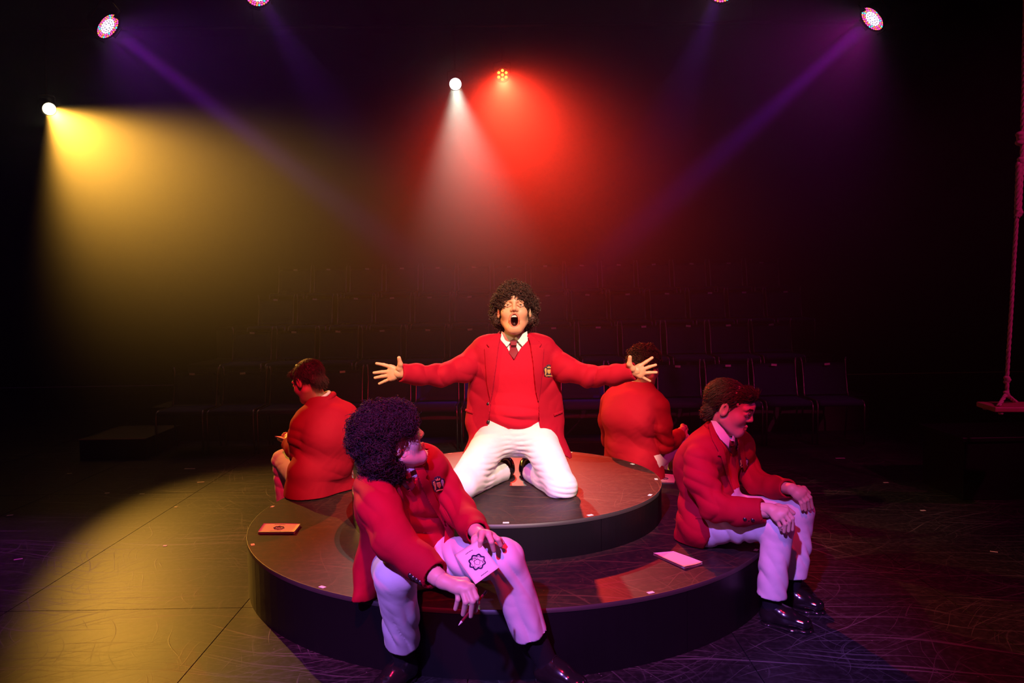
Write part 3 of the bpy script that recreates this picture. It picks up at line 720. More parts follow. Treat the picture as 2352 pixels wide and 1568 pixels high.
def crest(G, ctr_px, h, parent, front, mat_main='gold', tiltdeg=0.0):
    """embroidered badge: dark backing, crowned shield between two supporters"""
    x0, y0 = ctr_px; ca, sa = math.cos(math.radians(tiltdeg)), math.sin(math.radians(tiltdeg))
    tr = lambda pts: [(x0+h*(x*ca-y*sa), y0+h*(x*sa+y*ca)) for x, y in pts]
    back = [(-.20, -.52), (0, -.58), (.2, -.52), (.26, -.36), (.42, -.34), (.46, -.1), (.42, .14), (.40, .42), (.2, .5), (0, .56), (-.2, .5), (-.40, .42), (-.42, .14), (-.46, -.1), (-.42, -.34), (-.26, -.36)]
    b = patch(G, tr(back), .0005, .0028, 'crest_patch', M['navy'], parent, .002, front=front)
    if b is None: return
    shapes = [[(-.14, -.14), (.14, -.14), (.14, .12), (0, .30), (-.14, .12)], [(-.15, -.24), (-.18, -.42), (-.07, -.33), (0, -.48), (.07, -.33), (.18, -.42), (.15, -.24)],
              [(-.36, -.22), (-.24, -.28), (-.19, -.12), (-.20, .16), (-.26, .36), (-.36, .34), (-.32, .1), (-.38, -.02)], [(.36, -.22), (.24, -.28), (.19, -.12), (.20, .16), (.26, .36), (.36, .34), (.32, .1), (.38, -.02)],
              [(-.3, .38), (0, .34), (.3, .38), (.28, .47), (0, .44), (-.28, .47)]]
    for i, s_ in enumerate(shapes):
        patch(G, tr(s_), .0025, .003, 'embroidery', M['silver'] if i == 3 else M[mat_main], parent, .0016, front=front)

def torso_solid(P, grow=0.0):
    """P: dict of joints; returns torso solid (world space)"""
    hm, sm = (P['hipR']+P['hipL'])/2, (P['shR']+P['shL'])/2; L = P['left']; Fw = P['fwd']; s = P['s']
    cr = P.get('curve', V3(0, 0, 0)); g = grow; wd = P.get('wd', 1.0)
    S = Solid(); fl_ = .66
    a = hm+(sm-hm)*.26+cr*.4; b = hm+(sm-hm)*.42+cr*.7; c = hm+(sm-hm)*.74+cr
    S.rc(hm+(sm-hm)*.08, a, .10*s*wd+g, .148*s*wd+g, .03, flat=.8, fdir=Fw); S.rc(a, b, .150*s*wd+g, .148*s*wd+g, .03, flat=fl_, fdir=Fw); S.rc(b, c, .148*s*wd+g, .166*s*wd+g, .03, flat=fl_, fdir=Fw)
    S.rc(c+L*.06*s, P['shL']-L*.035*s-V3(0, 0, .012), .095*s+g, .062*s+g, .05); S.rc(c-L*.06*s, P['shR']+L*.035*s-V3(0, 0, .012), .095*s+g, .062*s+g, .05)
    S.rc(P['shL']-L*.05*s, P['neck'], .055*s+g, .05*s+g, .05); S.rc(P['shR']+L*.05*s, P['neck'], .055*s+g, .05*s+g, .05)
    return S
def rest(v, gap=.002):
    """what rests on the wide platform is pressed flat by it"""
    r = np.hypot(v[:, 0], v[:, 1]); m = (r < R1+.004) & (v[:, 2] < H1+gap)
    low = m & (v[:, 2] < H1-.10); m &= ~low; v = v.copy(); v[m, 2] = H1+gap
    k = (R1+.005)/np.maximum(r[low], .1); v[low, 0] *= k; v[low, 1] *= k
    return v
def person(spec):
    P = spec; s = P['s']
    hm, sm = (P['hipR']+P['hipL'])/2, (P['shR']+P['shL'])/2
    P['left'] = unit(P['shL']-P['shR']); up = unit(sm-hm); P['fwd'] = unit(np.cross(P['left'], up)); P['up'] = np.cross(P['fwd'], P['left'])
    t = thing('person', Vector(P['base']), P['label'], 'person')
    # --- body: one grid for the trunk and limbs, finer ones for head and hands, meeting inside the clothes
    B = torso_solid(P, -.02)
    for q in 'LR':
        sl = P.setdefault('sleeve'+q, [(P['sh'+q], .064*s), (P['el'+q], .056*s), (P['wr'+q], .047*s)]); B.path([x for x, _ in sl], [r*.6 for _, r in sl], .02)
        B.rc(P['hip'+q], P['kn'+q], .055*s, .045*s, .03); B.rc(P['kn'+q], P['an'+q], .045*s, .03*s, .02)
    B.rc(P['neck'], P['head']-P['hR'][2]*.02, .045*s, .04*s, .03)
    g = B.grid(.010); bm_ = g.mesh(); parts = [(rest(bm_[0], .012) if not P.get('kneel') else bm_[0], bm_[1])]
    H, w = head_solid(P['head'], P['hR'], s, P.get('mouth', 'closed'))
    H.rc(P['neck']+up*.0, P['head']-P['hR'][2]*.055*s-P['hR'][1]*.018*s, P.get('neckr', .054)*s, P.get('neckr', .054)*.93*s, .02)
    lo, hi = H.bounds(.012); parts.append(H.grid(.0028, lo, hi).mesh())
    for q in 'LR':
        if ('hand'+q) in P:
            Hs = Solid(); hd = P['hand'+q]
            Hs.rc(P['el'+q]*.35+P['wr'+q]*.65, P['wr'+q], .027*s, .024*s, .015)
            hand_solid(Hs, P['wr'+q], hd['f'], hd['t'], hd.get('w', .0084)*s)
            parts.append(Hs.grid(.0026).mesh())
    v, fc = joinm(parts); body = mesh_obj('body', v, fc, M[P['skin']], t)
    # lips, mouth and brows get their own tint
    lc = (v-P['head'])@np.array(P['hR']).T/s; tint = np.ones((len(v), 4), dtype=f32)
    if P.get('mouth') == 'open':
        e = np.sqrt((lc[:, 0]/.026)**2+((lc[:, 2]+.077)/.039)**2); m = (e < 1.02) & (lc[:, 1] > .06); tint[m, :3] = (.80, .42, .42)
        e = np.sqrt((lc[:, 0]/.0175)**2+((lc[:, 2]+.077)/.0295)**2); m = (e < 1.0) & (lc[:, 1] > .03) & (lc[:, 1] < .0925); tint[m, :3] = (.12, .02, .02)
    else:
        m = (np.abs(lc[:, 0]) < .022) & (lc[:, 2] < -.054) & (lc[:, 2] > -.077) & (lc[:, 1] > .088); tint[m, :3] = (.8, .45, .45)
    at_ = body.data.color_attributes.new('tint', 'FLOAT_COLOR', 'POINT'); at_.data.foreach_set('color', tint.ravel())
    # --- eyes and brows
    R_ = np.array(P['hR'])
    if P.get('face', True):
        for q in (-1, 1):
            b = MB(); n = 14; V = []; Fc = []; c = w(q*.031, .0822, .002)
            for i in range(9):
                for k in range(n):
                    th = PI*.5*i/8; a = 2*PI*k/n; d = R_[1]*math.cos(th)+(R_[0]*math.cos(a)+R_[2]*math.sin(a))*math.sin(th); V.append(c+d*.0125*s)
            b.add(V, [])
            for i in range(8):
                b.cur = 1 if i < 3 else 0
                for k in range(n): b.f.append((i*n+k, i*n+(k+1) % n, (i+1)*n+(k+1) % n, (i+1)*n+k)); b.mi.append(b.cur)
            for j in range(len(b.v)): b.v[j] = b.v[j]-t.location
            b.build('eye', [M['eye'], M['iris']], t, True)
            rr = np.random.RandomState(3); L_ = []
            for k in range(46):
                u = k/45; x = q*(.014+.034*u); y = .1035-.016*u; z = .0225+.007*math.sin(u*2.4)+P.get('browlift', 0)
                for j in range(2):
                    p0 = w(x, y, z+rr.randn()*.002); L_.append([p0, p0+R_[0]*q*.004+R_[2]*(.004-.005*u), p0+R_[0]*q*.009+R_[2]*(.005-.009*u)])
            vv, ff = tubes(np.array(L_), .0009*s, 4); mesh_obj('eyebrow', vv, ff, M[P['hairmat']], t)
    if P.get('mouth') == 'open':
        T = Solid()
        for k in range(-3, 4): T.ell(w(k*.0048, .0885-.0009*k*k*.6, -.0555), V3(.0026, .003, .0058)*s, R_, .0006)
        vv, ff = T.grid(.0012).mesh(); mesh_obj('upper_teeth', vv, ff, M['tooth'], t)
        T = Solid(); T.ell(w(0, .066, -.100), V3(.013, .022, .007)*s, R_); vv, ff = T.grid(.002).mesh(); mesh_obj('tongue', vv, ff, M['lip'] if 'lip' in M else M[P['skin']], t)
    # --- trousers
    T = Solid(); tr = P.get('tr', 1.0)
    T.rc(P['hipR'], P['hipL'], .098*s*tr, .098*s*tr, .02); T.rc(hm+up*.02, hm+up*.10, .125*s, .125*s, .04, flat=.75, fdir=P['fwd'])
    for q in 'LR':
        kr = P.get('knr', .066)*s
        T.rc(P['hip'+q], P['kn'+q], .094*s*tr, kr, .05); T.rc(P['kn'+q], P['hem'+q], kr, P.get('hemr', .062)*s, .02)
        if P.get('kneecap'): T.ell(P['kn'+q]+P['kneecap'][0]*.0, V3(kr, kr, kr)*1.02, None, .02)
        d = unit(P['hem'+q]-P['kn'+q])
        if not P.get('kneel'): T.plane(P['hem'+q], d if 'hemn' not in P else P['hemn'][q], 0, (P['hem'+q]+d*.06, .1))
        else: T.plane(P['hem'+q], d, 0, (P['hem'+q]+d*.08, .1))
    if 'floorz' in P: T.plane(V3(0, 0, P['floorz']), (0, 0, -1))
    g = T.grid(.005)
    v, fc = g.mesh(); v = relax(v, fc, 1, .4); v = creases(v, fc, P.get('trfolds', []), (.0022, 24), 5)
    if 'floorz' in P: v[:, 2] = np.maximum(v[:, 2], P['floorz'])
    v = rest(v) if not P.get('kneel') else v
    mesh_obj('trousers', v, fc, M['trousers'], t)
    # --- shirt and sweater
    TS = torso_solid(P, 0)
    if P.get('front', True):
        TS2 = TS.copy(); TS2.rc(P['neck']-up*.01, P['neck']+unit(P['head']-P['neck'])*.035, .060*s, .058*s, .02)
        cut = P['neck']+unit(P['head']-P['neck'])*.018*s
        TS2.plane(cut, unit(P['head']-P['neck']), 0); TS2.plane(hm+(sm-hm)*.45, -up)
        g = TS2.grid(.0045); v, fc = g.mesh(); mesh_obj('shirt', v, fc, M['shirt'], t)
        SW = TS.copy(); g = SW.grid(.005, inflate=.010)
        X, Y, Z = g.xyz(); px, py, sc = project(X, Y, Z)
        vn = poly_sd(P['vneck'], px, py)*sc; fr = (X-sm[0])*P['fwd'][0]+(Y-sm[1])*P['fwd'][1]+(Z-sm[2])*P['fwd'][2]
        pr = np.maximum(vn, -fr-.03)
        top = (X-P['neck'][0])*up[0]+(Y-P['neck'][1])*up[1]+(Z-P['neck'][2])*up[2]-.012
        low = -((X-hm[0])*up[0]+(Y-hm[1])*up[1]+(Z-hm[2])*up[2])-P.get('swlow', .02)
        core = g.D+.007
        D = np.maximum(np.maximum(g.D, -pr), np.maximum(top, low)); g.D = D.astype(f32)
        v, fc = g.mesh(); v = creases(v, fc, P.get('swfolds', []), (.002, 18), 9); mesh_obj('sweater', v, fc, M['sweater'], t)
    # --- blazer: shell with sleeves, skirt and (for those seen from the front) the opening
    J = torso_solid(P, .020); Sl = Solid()
    for q in 'LR': Sl.path([x for x, _ in P['sleeve'+q]], [r for _, r in P['sleeve'+q]], .03)
    for a, b, ra, rb, fl_ in P.get('skirt', []): J.rc(a, b, ra, rb, .04, flat=fl_, fdir=P['fwd'])
    for c, n, only in P.get('jcuts', []): J.plane(c, n, 0, only)
    lo1, hi1 = J.bounds(.02); lo2, hi2 = Sl.bounds(.02); lo, hi = np.minimum(lo1, lo2), np.maximum(hi1, hi2)
    g = J.grid(.005, lo, hi); gs = Sl.grid(.005, lo, hi)
    solid_D = g.D.copy(); th = .0125
    D = np.maximum(g.D, -(g.D+th)); DS = np.maximum(gs.D, -(gs.D+th))
    DS = np.maximum(DS, -(g.D+.02))      # the sleeve ends at the armhole
    X, Y, Z = g.xyz(); px, py, sc = project(X, Y, Z)
    for q in 'LR':
        pts = P['sleeve'+q]; d = unit(pts[-1][0]-pts[-2][0]); c = pts[-1][0]-d*P.get('cuff', .012)
        rr = np.sqrt((X-c[0])**2+(Y-c[1])**2+(Z-c[2])**2); pl = (X-c[0])*d[0]+(Y-c[1])*d[1]+(Z-c[2])*d[2]
        DS = np.where((pl > 0) & (rr < .12), np.maximum(DS, pl), DS)
    if 'open' in P:
        sd = poly_sd(P['open'], px, py)*sc; fr = (X-sm[0])*P['fwd'][0]+(Y-sm[1])*P['fwd'][1]+(Z-sm[2])*P['fwd'][2]
        D = np.maximum(D, -np.maximum(sd, -fr-P.get('opdepth', .02)))
    for poly in P.get('hemcut', []): D = np.maximum(D, -poly_sd(poly, px, py)*sc)
    top = (X-P['neck'][0])*up[0]+(Y-P['neck'][1])*up[1]+(Z-P['neck'][2])*up[2]-P.get('jtop', .030)*s; D = np.maximum(D, np.where(np.sqrt((X-P['neck'][0])**2+(Y-P['neck'][1])**2+(Z-P['neck'][2])**2) < .16, top, -1))
    if 'jfloor' in P: D = np.maximum(D, P['jfloor']-Z)
    D = smin(D, DS, .011)
    G2 = Grid(g.ax, g.vox); G2.D = D.astype(f32)
    v, fc = G2.mesh(); v = creases(v, fc, P.get('jfolds', []), (.0028, 16), 21); v = rest(v, .001) if not P.get('kneel') else v; mesh_obj('blazer', v, fc, M['blazer'], t)
    front = (J, P['fwd']) if 'fronts' not in P else (J, P['fronts'])
    g.D = solid_D; P['jgrid'] = g; P['J'] = J
    view = unit(_C-sm)
    fr_cam = (J, view)
    for poly in P.get('lapels', []): patch(g, poly, .003, .006, 'lapel', M['blazer'], t, front=fr_cam)
    for nm, poly in P.get('patches', []): patch(g, poly, .001, .005, nm, M['blazer'], t, front=fr_cam)
    if 'crest' in P: crest(g, P['crest'][0], P['crest'][1], t, fr_cam, tiltdeg=P['crest'][2])
    for bx, by, gg in [(x, y, g) for x, y in P.get('buttons', [])]+[(x, y, gs) for x, y in P.get('cuffbuttons', [])]:
        p = on_surface(gg, bx, by)
        if p is not None:
            b = MB(); b.lathe([(0, .007), (.006, .0065), (.0085, .004), (.0085, 0), (0, 0)], 14); o = b.build('button', M['button'], t, True)
            o.location = Vector(p+view*.001)-t.location; o.rotation_euler = Vector(view).to_track_quat('Z', 'Y').to_euler()
    # --- collar and tie on the shirt front
    if P.get('front', True):
        sg = TS.copy(); sg.rc(P['neck']-up*.01, P['neck']+unit(P['head']-P['neck'])*.05, .058*s, .056*s, .02); sgg = sg.grid(.005)
        for poly in P['collar']: patch(sgg, poly, .012, .004, 'collar', M['shirt'], t, .0025, front=(sg, view))
        n = unit(P['head']-P['neck']); c = P['neck']+up*.016*s; u = P['left']; w2 = unit(np.cross(n, u)); w2 = w2*np.sign(w2@P['fwd'])
        S = Solid(); ring = [c+(u*math.cos(a)*1.10+w2*math.sin(a))*.068*s-n*.010*math.sin(a) for a in np.linspace(-PI*1.12, PI*.12, 19)]; S.path(ring, [.009]+[.013]*17+[.009], .004); v, fc = S.grid(.003).mesh(); mesh_obj('blazer_collar', v, fc, M['blazer'], t)
        for nm, poly, off, th_ in P['tiep']: patch(sgg, poly, off, th_, nm, M['tie'], t, .0022, front=(sg, view))
    else:
        n = unit(P['head']-P['neck']); c = P['neck']+up*.018*s; u = unit(np.cross(n, P['fwd'])); w2 = np.cross(n, u)
        b = []
        S = Solid(); ring = [c+n*.018+(u*math.cos(a)+w2*math.sin(a))*.060*s for a in np.linspace(0, 2*PI, 25)]
        S.path(ring, [.008]*25, .004); v, fc = S.grid(.003).mesh(); mesh_obj('collar', v, fc, M['shirt'], t)
        S = Solid(); ring = [c-n*.006+(u*math.cos(a)*1.06+w2*math.sin(a))*.070*s for a in np.linspace(0, 2*PI, 25)]; S.path(ring, [.016]*25, .004); v, fc = S.grid(.003).mesh(); mesh_obj('blazer_collar', v, fc, M['blazer'], t)
    # --- hair
    hs = P['hair'](P, w, R_, s)
    if hs is not None: o = mesh_obj('hair', hs[0], hs[1], M[P['hairmat']], t); o['kind'] = 'stuff'
    for q in 'LR':
        if ('shoe'+q) in P:
            h, to = P['shoe'+q]; h = V3(h); to = V3(to); shoe(t, h, to, P['an'+q], P.get('shoes', 1.0)*s, P.get('shoeup', (0, 0, 1)))
            if not P.get('kneel'):
                K = Solid(); K.rc(P['an'+q], P['hem'+q]+(P['kn'+q]-P['hem'+q])*.15, .038*s, .047*s, .0); K.rc(P['an'+q], h*.75+to*.25+V3(0, 0, .05), .037*s, .034*s, .02)
                v, fc = K.grid(.006).mesh(); mesh_obj('sock', v, fc, M['sock'], t)
    return t, P
def hair_curly(shapes, n, size, wire, seed, cut=None, turns=1.6, bald=None):
    def f(P, w, R_, s):
        S = Solid()
        for c, r in shapes: S.ell(w(*c), V3(r)*s, R_, .03)
        if cut:
            for c, r in cut: S.ell(w(*c), V3(r)*s, R_, .012, -1)
        g = S.grid(.004); v, fc = g.mesh(); N = vnormals(v, fc)
        lump = .011*np.abs(wob(v, 42, seed+3))+.006*wob(v, 90, seed+4); v = v+N*(lump-.006)[:, None]; v2 = v+N*(.004*wob(v, 200, seed)-.003)[:, None]
        keep = None
        q = (v-P['head'])@R_.T/s; kp = np.ones(len(v), bool)
        for c, r in (bald or []): kp &= (((q-V3(c))/V3(r))**2).sum(1) > 1
        return joinm([(v2, fc), coils(v[kp], N[kp], n, size, wire, seed, turns)])
    return f
def hair_straight(shapes, n, length, wire, seed, flow, cut=None, curl=0., lift=.004, bald=None):
    def f(P, w, R_, s):
        S = Solid()
        for c, r in shapes: S.ell(w(*c), V3(r)*s, R_, .02)
        if cut:
            for c, r in cut: S.ell(w(*c), V3(r)*s, R_, .012, -1)
        g = S.grid(.004); v, fc = g.mesh(); N = vnormals(v, fc)
        v2 = v+N*(.0025*wob(v, 150, seed))[:, None]
        fl_ = lambda p: flow((p-P['head'])@R_.T)@R_
        q = (v-P['head'])@R_.T/s; kp = np.ones(len(v), bool)
        for c, r in (bald or []): kp &= (((q-V3(c))/V3(r))**2).sum(1) > 1
        return joinm([(v2, fc), strands(v[kp], N[kp], n, length, wire, seed, fl_, lift, curl)])
    return f

def FZ(px, py): return V3(list(at_z(px, py, 0.0)))
# --- kneeling performer, arms thrown wide
def pf(pts, Y, dY=0):   # finger joints from pixels; the tip may sit dY further than the knuckle
    n = len(pts); return [A(x, y, Y+dY*i/(n-1)) for i, (x, y) in enumerate(pts)]
hy = -.30
P1 = dict(s=1.0, wd=1.0, base=(.0, -.2, H2), skin='skin', hairmat='hair_dark', label='person kneeling with arms flung wide, mouth open, in red blazer and white trousers',
    hipR=A(1140, 1000, -.02), hipL=A(1232, 1000, -.02), shR=A(1102, 806, .0), shL=A(1260, 806, .0), neck=A(1181, 778, .03),
    sleeveR=[(A(1096, 822, .0), .070), (A(1062, 848, -.06), .064), (A(1015, 862, -.15), .052), (A(960, 861, -.23), .046), (A(914, 857, -.295), .043)], sleeveL=[(A(1266, 822, .0), .070), (A(1300, 848, -.06), .064), (A(1352, 864, -.15), .052), (A(1410, 860, -.23), .046), (A(1462, 851, -.295), .043)],
    elR=A(1003, 862, -.16), elL=A(1370, 862, -.16), wrR=A(922, 857, -.29), wrL=A(1457, 853, -.29),
    knR=A(1062, 1112, -.36), knL=A(1290, 1118, -.36), anR=A(1160, 1078, .04), anL=A(1214, 1078, .04), hemR=A(1150, 1085, -.02), hemL=A(1222, 1085, -.02),
    head=A(1181, 713, -.01), hR=ortho((0.0, -1, .32), (0, .32, 1)), mouth='open', browlift=.004, kneel=True, knr=.072, hemr=.055, floorz=H2+.002,
    handR=dict(f=[pf([(896, 842), (881, 837.5), (865, 834.5)], hy), pf([(893.5, 853), (877, 854), (859, 856)], hy), pf([(893.5, 862), (878, 864), (861.5, 867.5)], hy), pf([(896.5, 870), (884, 875), (871, 881)], hy)], t=pf([(917, 846), (919.5, 836), (916.5, 822)], hy-.01, -.02)),
    handL=dict(f=[pf([(1470.5, 840), (1484, 831), (1498, 821.5)], hy), pf([(1477, 848), (1491, 842.5), (1506, 838)], hy), pf([(1477, 857), (1491, 855.5), (1507.5, 855)], hy), pf([(1471, 864), (1481, 869), (1493, 875)], hy)], t=pf([(1453, 847), (1445.5, 836), (1447, 820)], hy-.01, -.02)),
    vneck=[(1140, 740), (1222, 740), (1213, 775), (1192, 806), (1180, 828), (1168, 806), (1148, 775)],
    open=[(1150, 735), (1212, 735), (1219, 775), (1226, 830), (1233, 900), (1238, 960), (1240, 985), (1252, 1010), (1275, 1032), (1306, 1052), (1330, 1110), (1030, 1110), (1055, 1046), (1082, 1036), (1106, 1012), (1120, 990), (1124, 960), (1130, 900), (1138, 830), (1146, 775)],
    skirt=[],
    lapels=[[(1152, 768), (1146, 790), (1141, 830), (1131, 900), (1126, 925), (1118, 880), (1112, 800), (1124, 798), (1117, 790), (1134, 774), (1146, 765)],
            [(1211, 768), (1218, 790), (1224, 830), (1231, 900), (1237, 925), (1244, 880), (1250, 800), (1239, 798), (1245, 790), (1228, 774), (1216, 765)]],
    patches=[('pocket_flap', [(1069, 938), (1087, 945), (1086, 951), (1068, 944)]), ('pocket_flap', [(1272, 950), (1292, 942), (1293, 948), (1273, 956)])],
    crest=((1261, 852), 27, 0), buttons=[(1121.5, 927), (1121.5, 968)],
    collar=[[(1152, 760), (1149, 780), (1164, 797), (1178, 780), (1181, 776), (1168, 770)], [(1211, 760), (1213, 782), (1200, 796), (1186, 780), (1181, 776), (1194, 770)]],
    tiep=[('tie_knot', [(1172, 781), (1188, 781), (1186, 796), (1173, 796)], .018, .008), ('tie', [(1174, 794), (1185, 794), (1191, 808), (1181, 826), (1168, 810)], .010, .006)],
    swlow=-.045, hair=hair_curly([((0, -.02, .045), (.100, .105, .073)), ((0, .052, .064), (.074, .050, .034)), ((-.076, -.03, .0), (.032, .06, .070)), ((.076, -.03, .0), (.032, .06, .070)), ((0, -.07, -.02), (.085, .045, .085)), ((0, .0, .10), (.062, .07, .038))], 3000, .0110, .0016, 11, cut=[((.088, .016, -.022), (.028, .034, .034)), ((-.088, .016, -.022), (.028, .034, .034))], bald=[((.088, .016, -.022), (.036, .042, .040)), ((-.088, .016, -.022), (.036, .042, .040)), ((0, .11, -.0), (.062, .05, .040))]))
P1['jcuts'] = []
P1['trfolds'] = [(A(1150, 1035, -.15), (.15, 0, 1), .026, .0026, .085), (A(1212, 1035, -.15), (-.15, 0, 1), .026, .0026, .085), (A(1118, 1080, -.28), (.25, 0, 1), .027, .0028, .08), (A(1245, 1080, -.28), (-.25, 0, 1), .027, .0028, .08), (A(1285, 1125, -.40), (.2, 0, 1), .024, .003, .06)]
P1['jfolds'] = [(A(1010, 850, -.2), (1, 0, .3), .06, .006, .10), (A(1370, 855, -.2), (1, 0, -.3), .06, .006, .10), (A(1085, 860, -.05), (.6, 0, .8), .07, .005, .10), (A(1280, 860, -.05), (-.6, 0, .8), .07, .005, .10)]
P1['swfolds'] = [(A(1180, 960, -.1), (.15, 0, 1), .06, .004, .10)]
hm = (P1['hipR']+P1['hipL'])/2
P1['skirt'] = [(A(1120, 835, .0), A(1113, 965, .0), .092, .100, .75), (A(1243, 835, .0), A(1251, 965, .0), .092, .100, .75), (hm+V3(-.05, .0, .10), hm+V3(-.135, -.03, -.14), .135, .15, .7), (hm+V3(.05, .0, .10), hm+V3(.135, -.03, -.14), .135, .15, .7)]
P1['jcuts'] = [(A(1181, 1052, -.05), (0, 0, -1), (A(1181, 1052, -.05)-V3(0, 0, .25), .5))]
P1['shoeR'] = (A(1163, 1092, .12)*1.0, A(1163, 1104, -.01)); P1['shoeL'] = (A(1212, 1092, .12), A(1212, 1104, -.01))
t1, P1 = person(P1)

# --- performer at the back left, seen from behind, reading
P2 = dict(neckr=.045, wd=.94, s=.98, base=(-1.0, .45, H1), skin='skin', hairmat='hair_brown', label='person with short straight brown hair seated at the back left, back to us, reading', front=False, face=False,
    hipR=A(770, 1095, .50), hipL=A(706, 1102, .33), shR=A(800, 952, .55), shL=A(697, 966, .34), neck=A(738, 925, .46), curve=V3(.05, -.05, 0),
    sleeveL=[(A(694, 975, .33), .066), (A(688, 1005, .34), .063), (A(692, 1038, .38), .056), (A(678, 1030, .46), .050), (A(662, 1016, .54), .045)],
    sleeveR=[(A(803, 960, .56), .062), (A(806, 1000, .62), .060), (A(796, 1040, .70), .054), (A(760, 1045, .82), .048), (A(715, 1030, .90), .044)],
    elR=A(796, 1040, .70), elL=A(692, 1038, .38), wrL=A(661, 1013, .56), wrR=A(700, 1025, .92),
    knL=A(650, 1056, .60), knR=A(700, 1045, .84), anL=A(660, 1185, .62), anR=A(700, 1170, .86), hemL=A(658, 1165, .62), hemR=A(700, 1150, .86), knr=.062, hemr=.055,
    head=A(708, 873, .44), hR=ortho((-.74, .48, -.42), (-.28, .15, .95)),
    handL=dict(w=.0085, f=[[A(656, 1002, .64), A(650, 999, .65), A(647, 1004, .66)], [A(659, 1000, .63), A(653, 996, .64), A(650, 1002, .65)], [A(662, 999, .62), A(657, 995, .63), A(654, 1001, .64)], [A(666, 1000, .61), A(661, 996, .62), A(658, 1001, .62)]], t=[A(655, 1012, .60), A(647, 1010, .62), A(640, 1008, .64)]),
    skirt=[(A(770, 1125, .50), A(706, 1130, .35), .125, .128, None), (A(708, 1085, .33), A(712, 1140, .34), .116, .114, None), (A(744, 1030, .42), A(738, 1160, .43), .158, .168, .66)], jfloor=H1+.003, jtop=.045,
    jcuts=[], hair=hair_straight([((0, -.020, .038), (.080, .098, .080)), ((0, -.078, -.03), (.060, .028, .045)), ((0, .06, .075), (.055, .035, .025)), ((.070, -.025, .02), (.012, .04, .03)), ((-.070, -.025, .02), (.012, .04, .03))], 3000, .028, .0011, 51,
        lambda q: np.stack([q[:, 0]*3, -.2+q[:, 1]*3, -1+0*q[:, 0]], 1), curl=.1, lift=.0022, bald=[((.085, .01, -.02), (.05, .045, .045)), ((-.085, .01, -.02), (.05, .045, .045)), ((0, .1, -.02), (.1, .08, .085))]),
    shoeL=(V3(-1.30, .55, 0), V3(-1.46, .76, 0)), shoeR=(V3(-1.20, .85, 0), V3(-1.36, 1.06, 0)))
P2['jfolds'] = [(A(735, 1050, .40), (.55, 0, 1), .07, .008, .12), (A(700, 1010, .36), (.4, 0, 1), .05, .006, .09), (A(770, 1010, .5), (.5, 0, .9), .09, .004, .12)]
P2['trfolds'] = [(A(655, 1080, .6), (.4, 0, 1), .05, .005, .09)]
t2, P2 = person(P2)

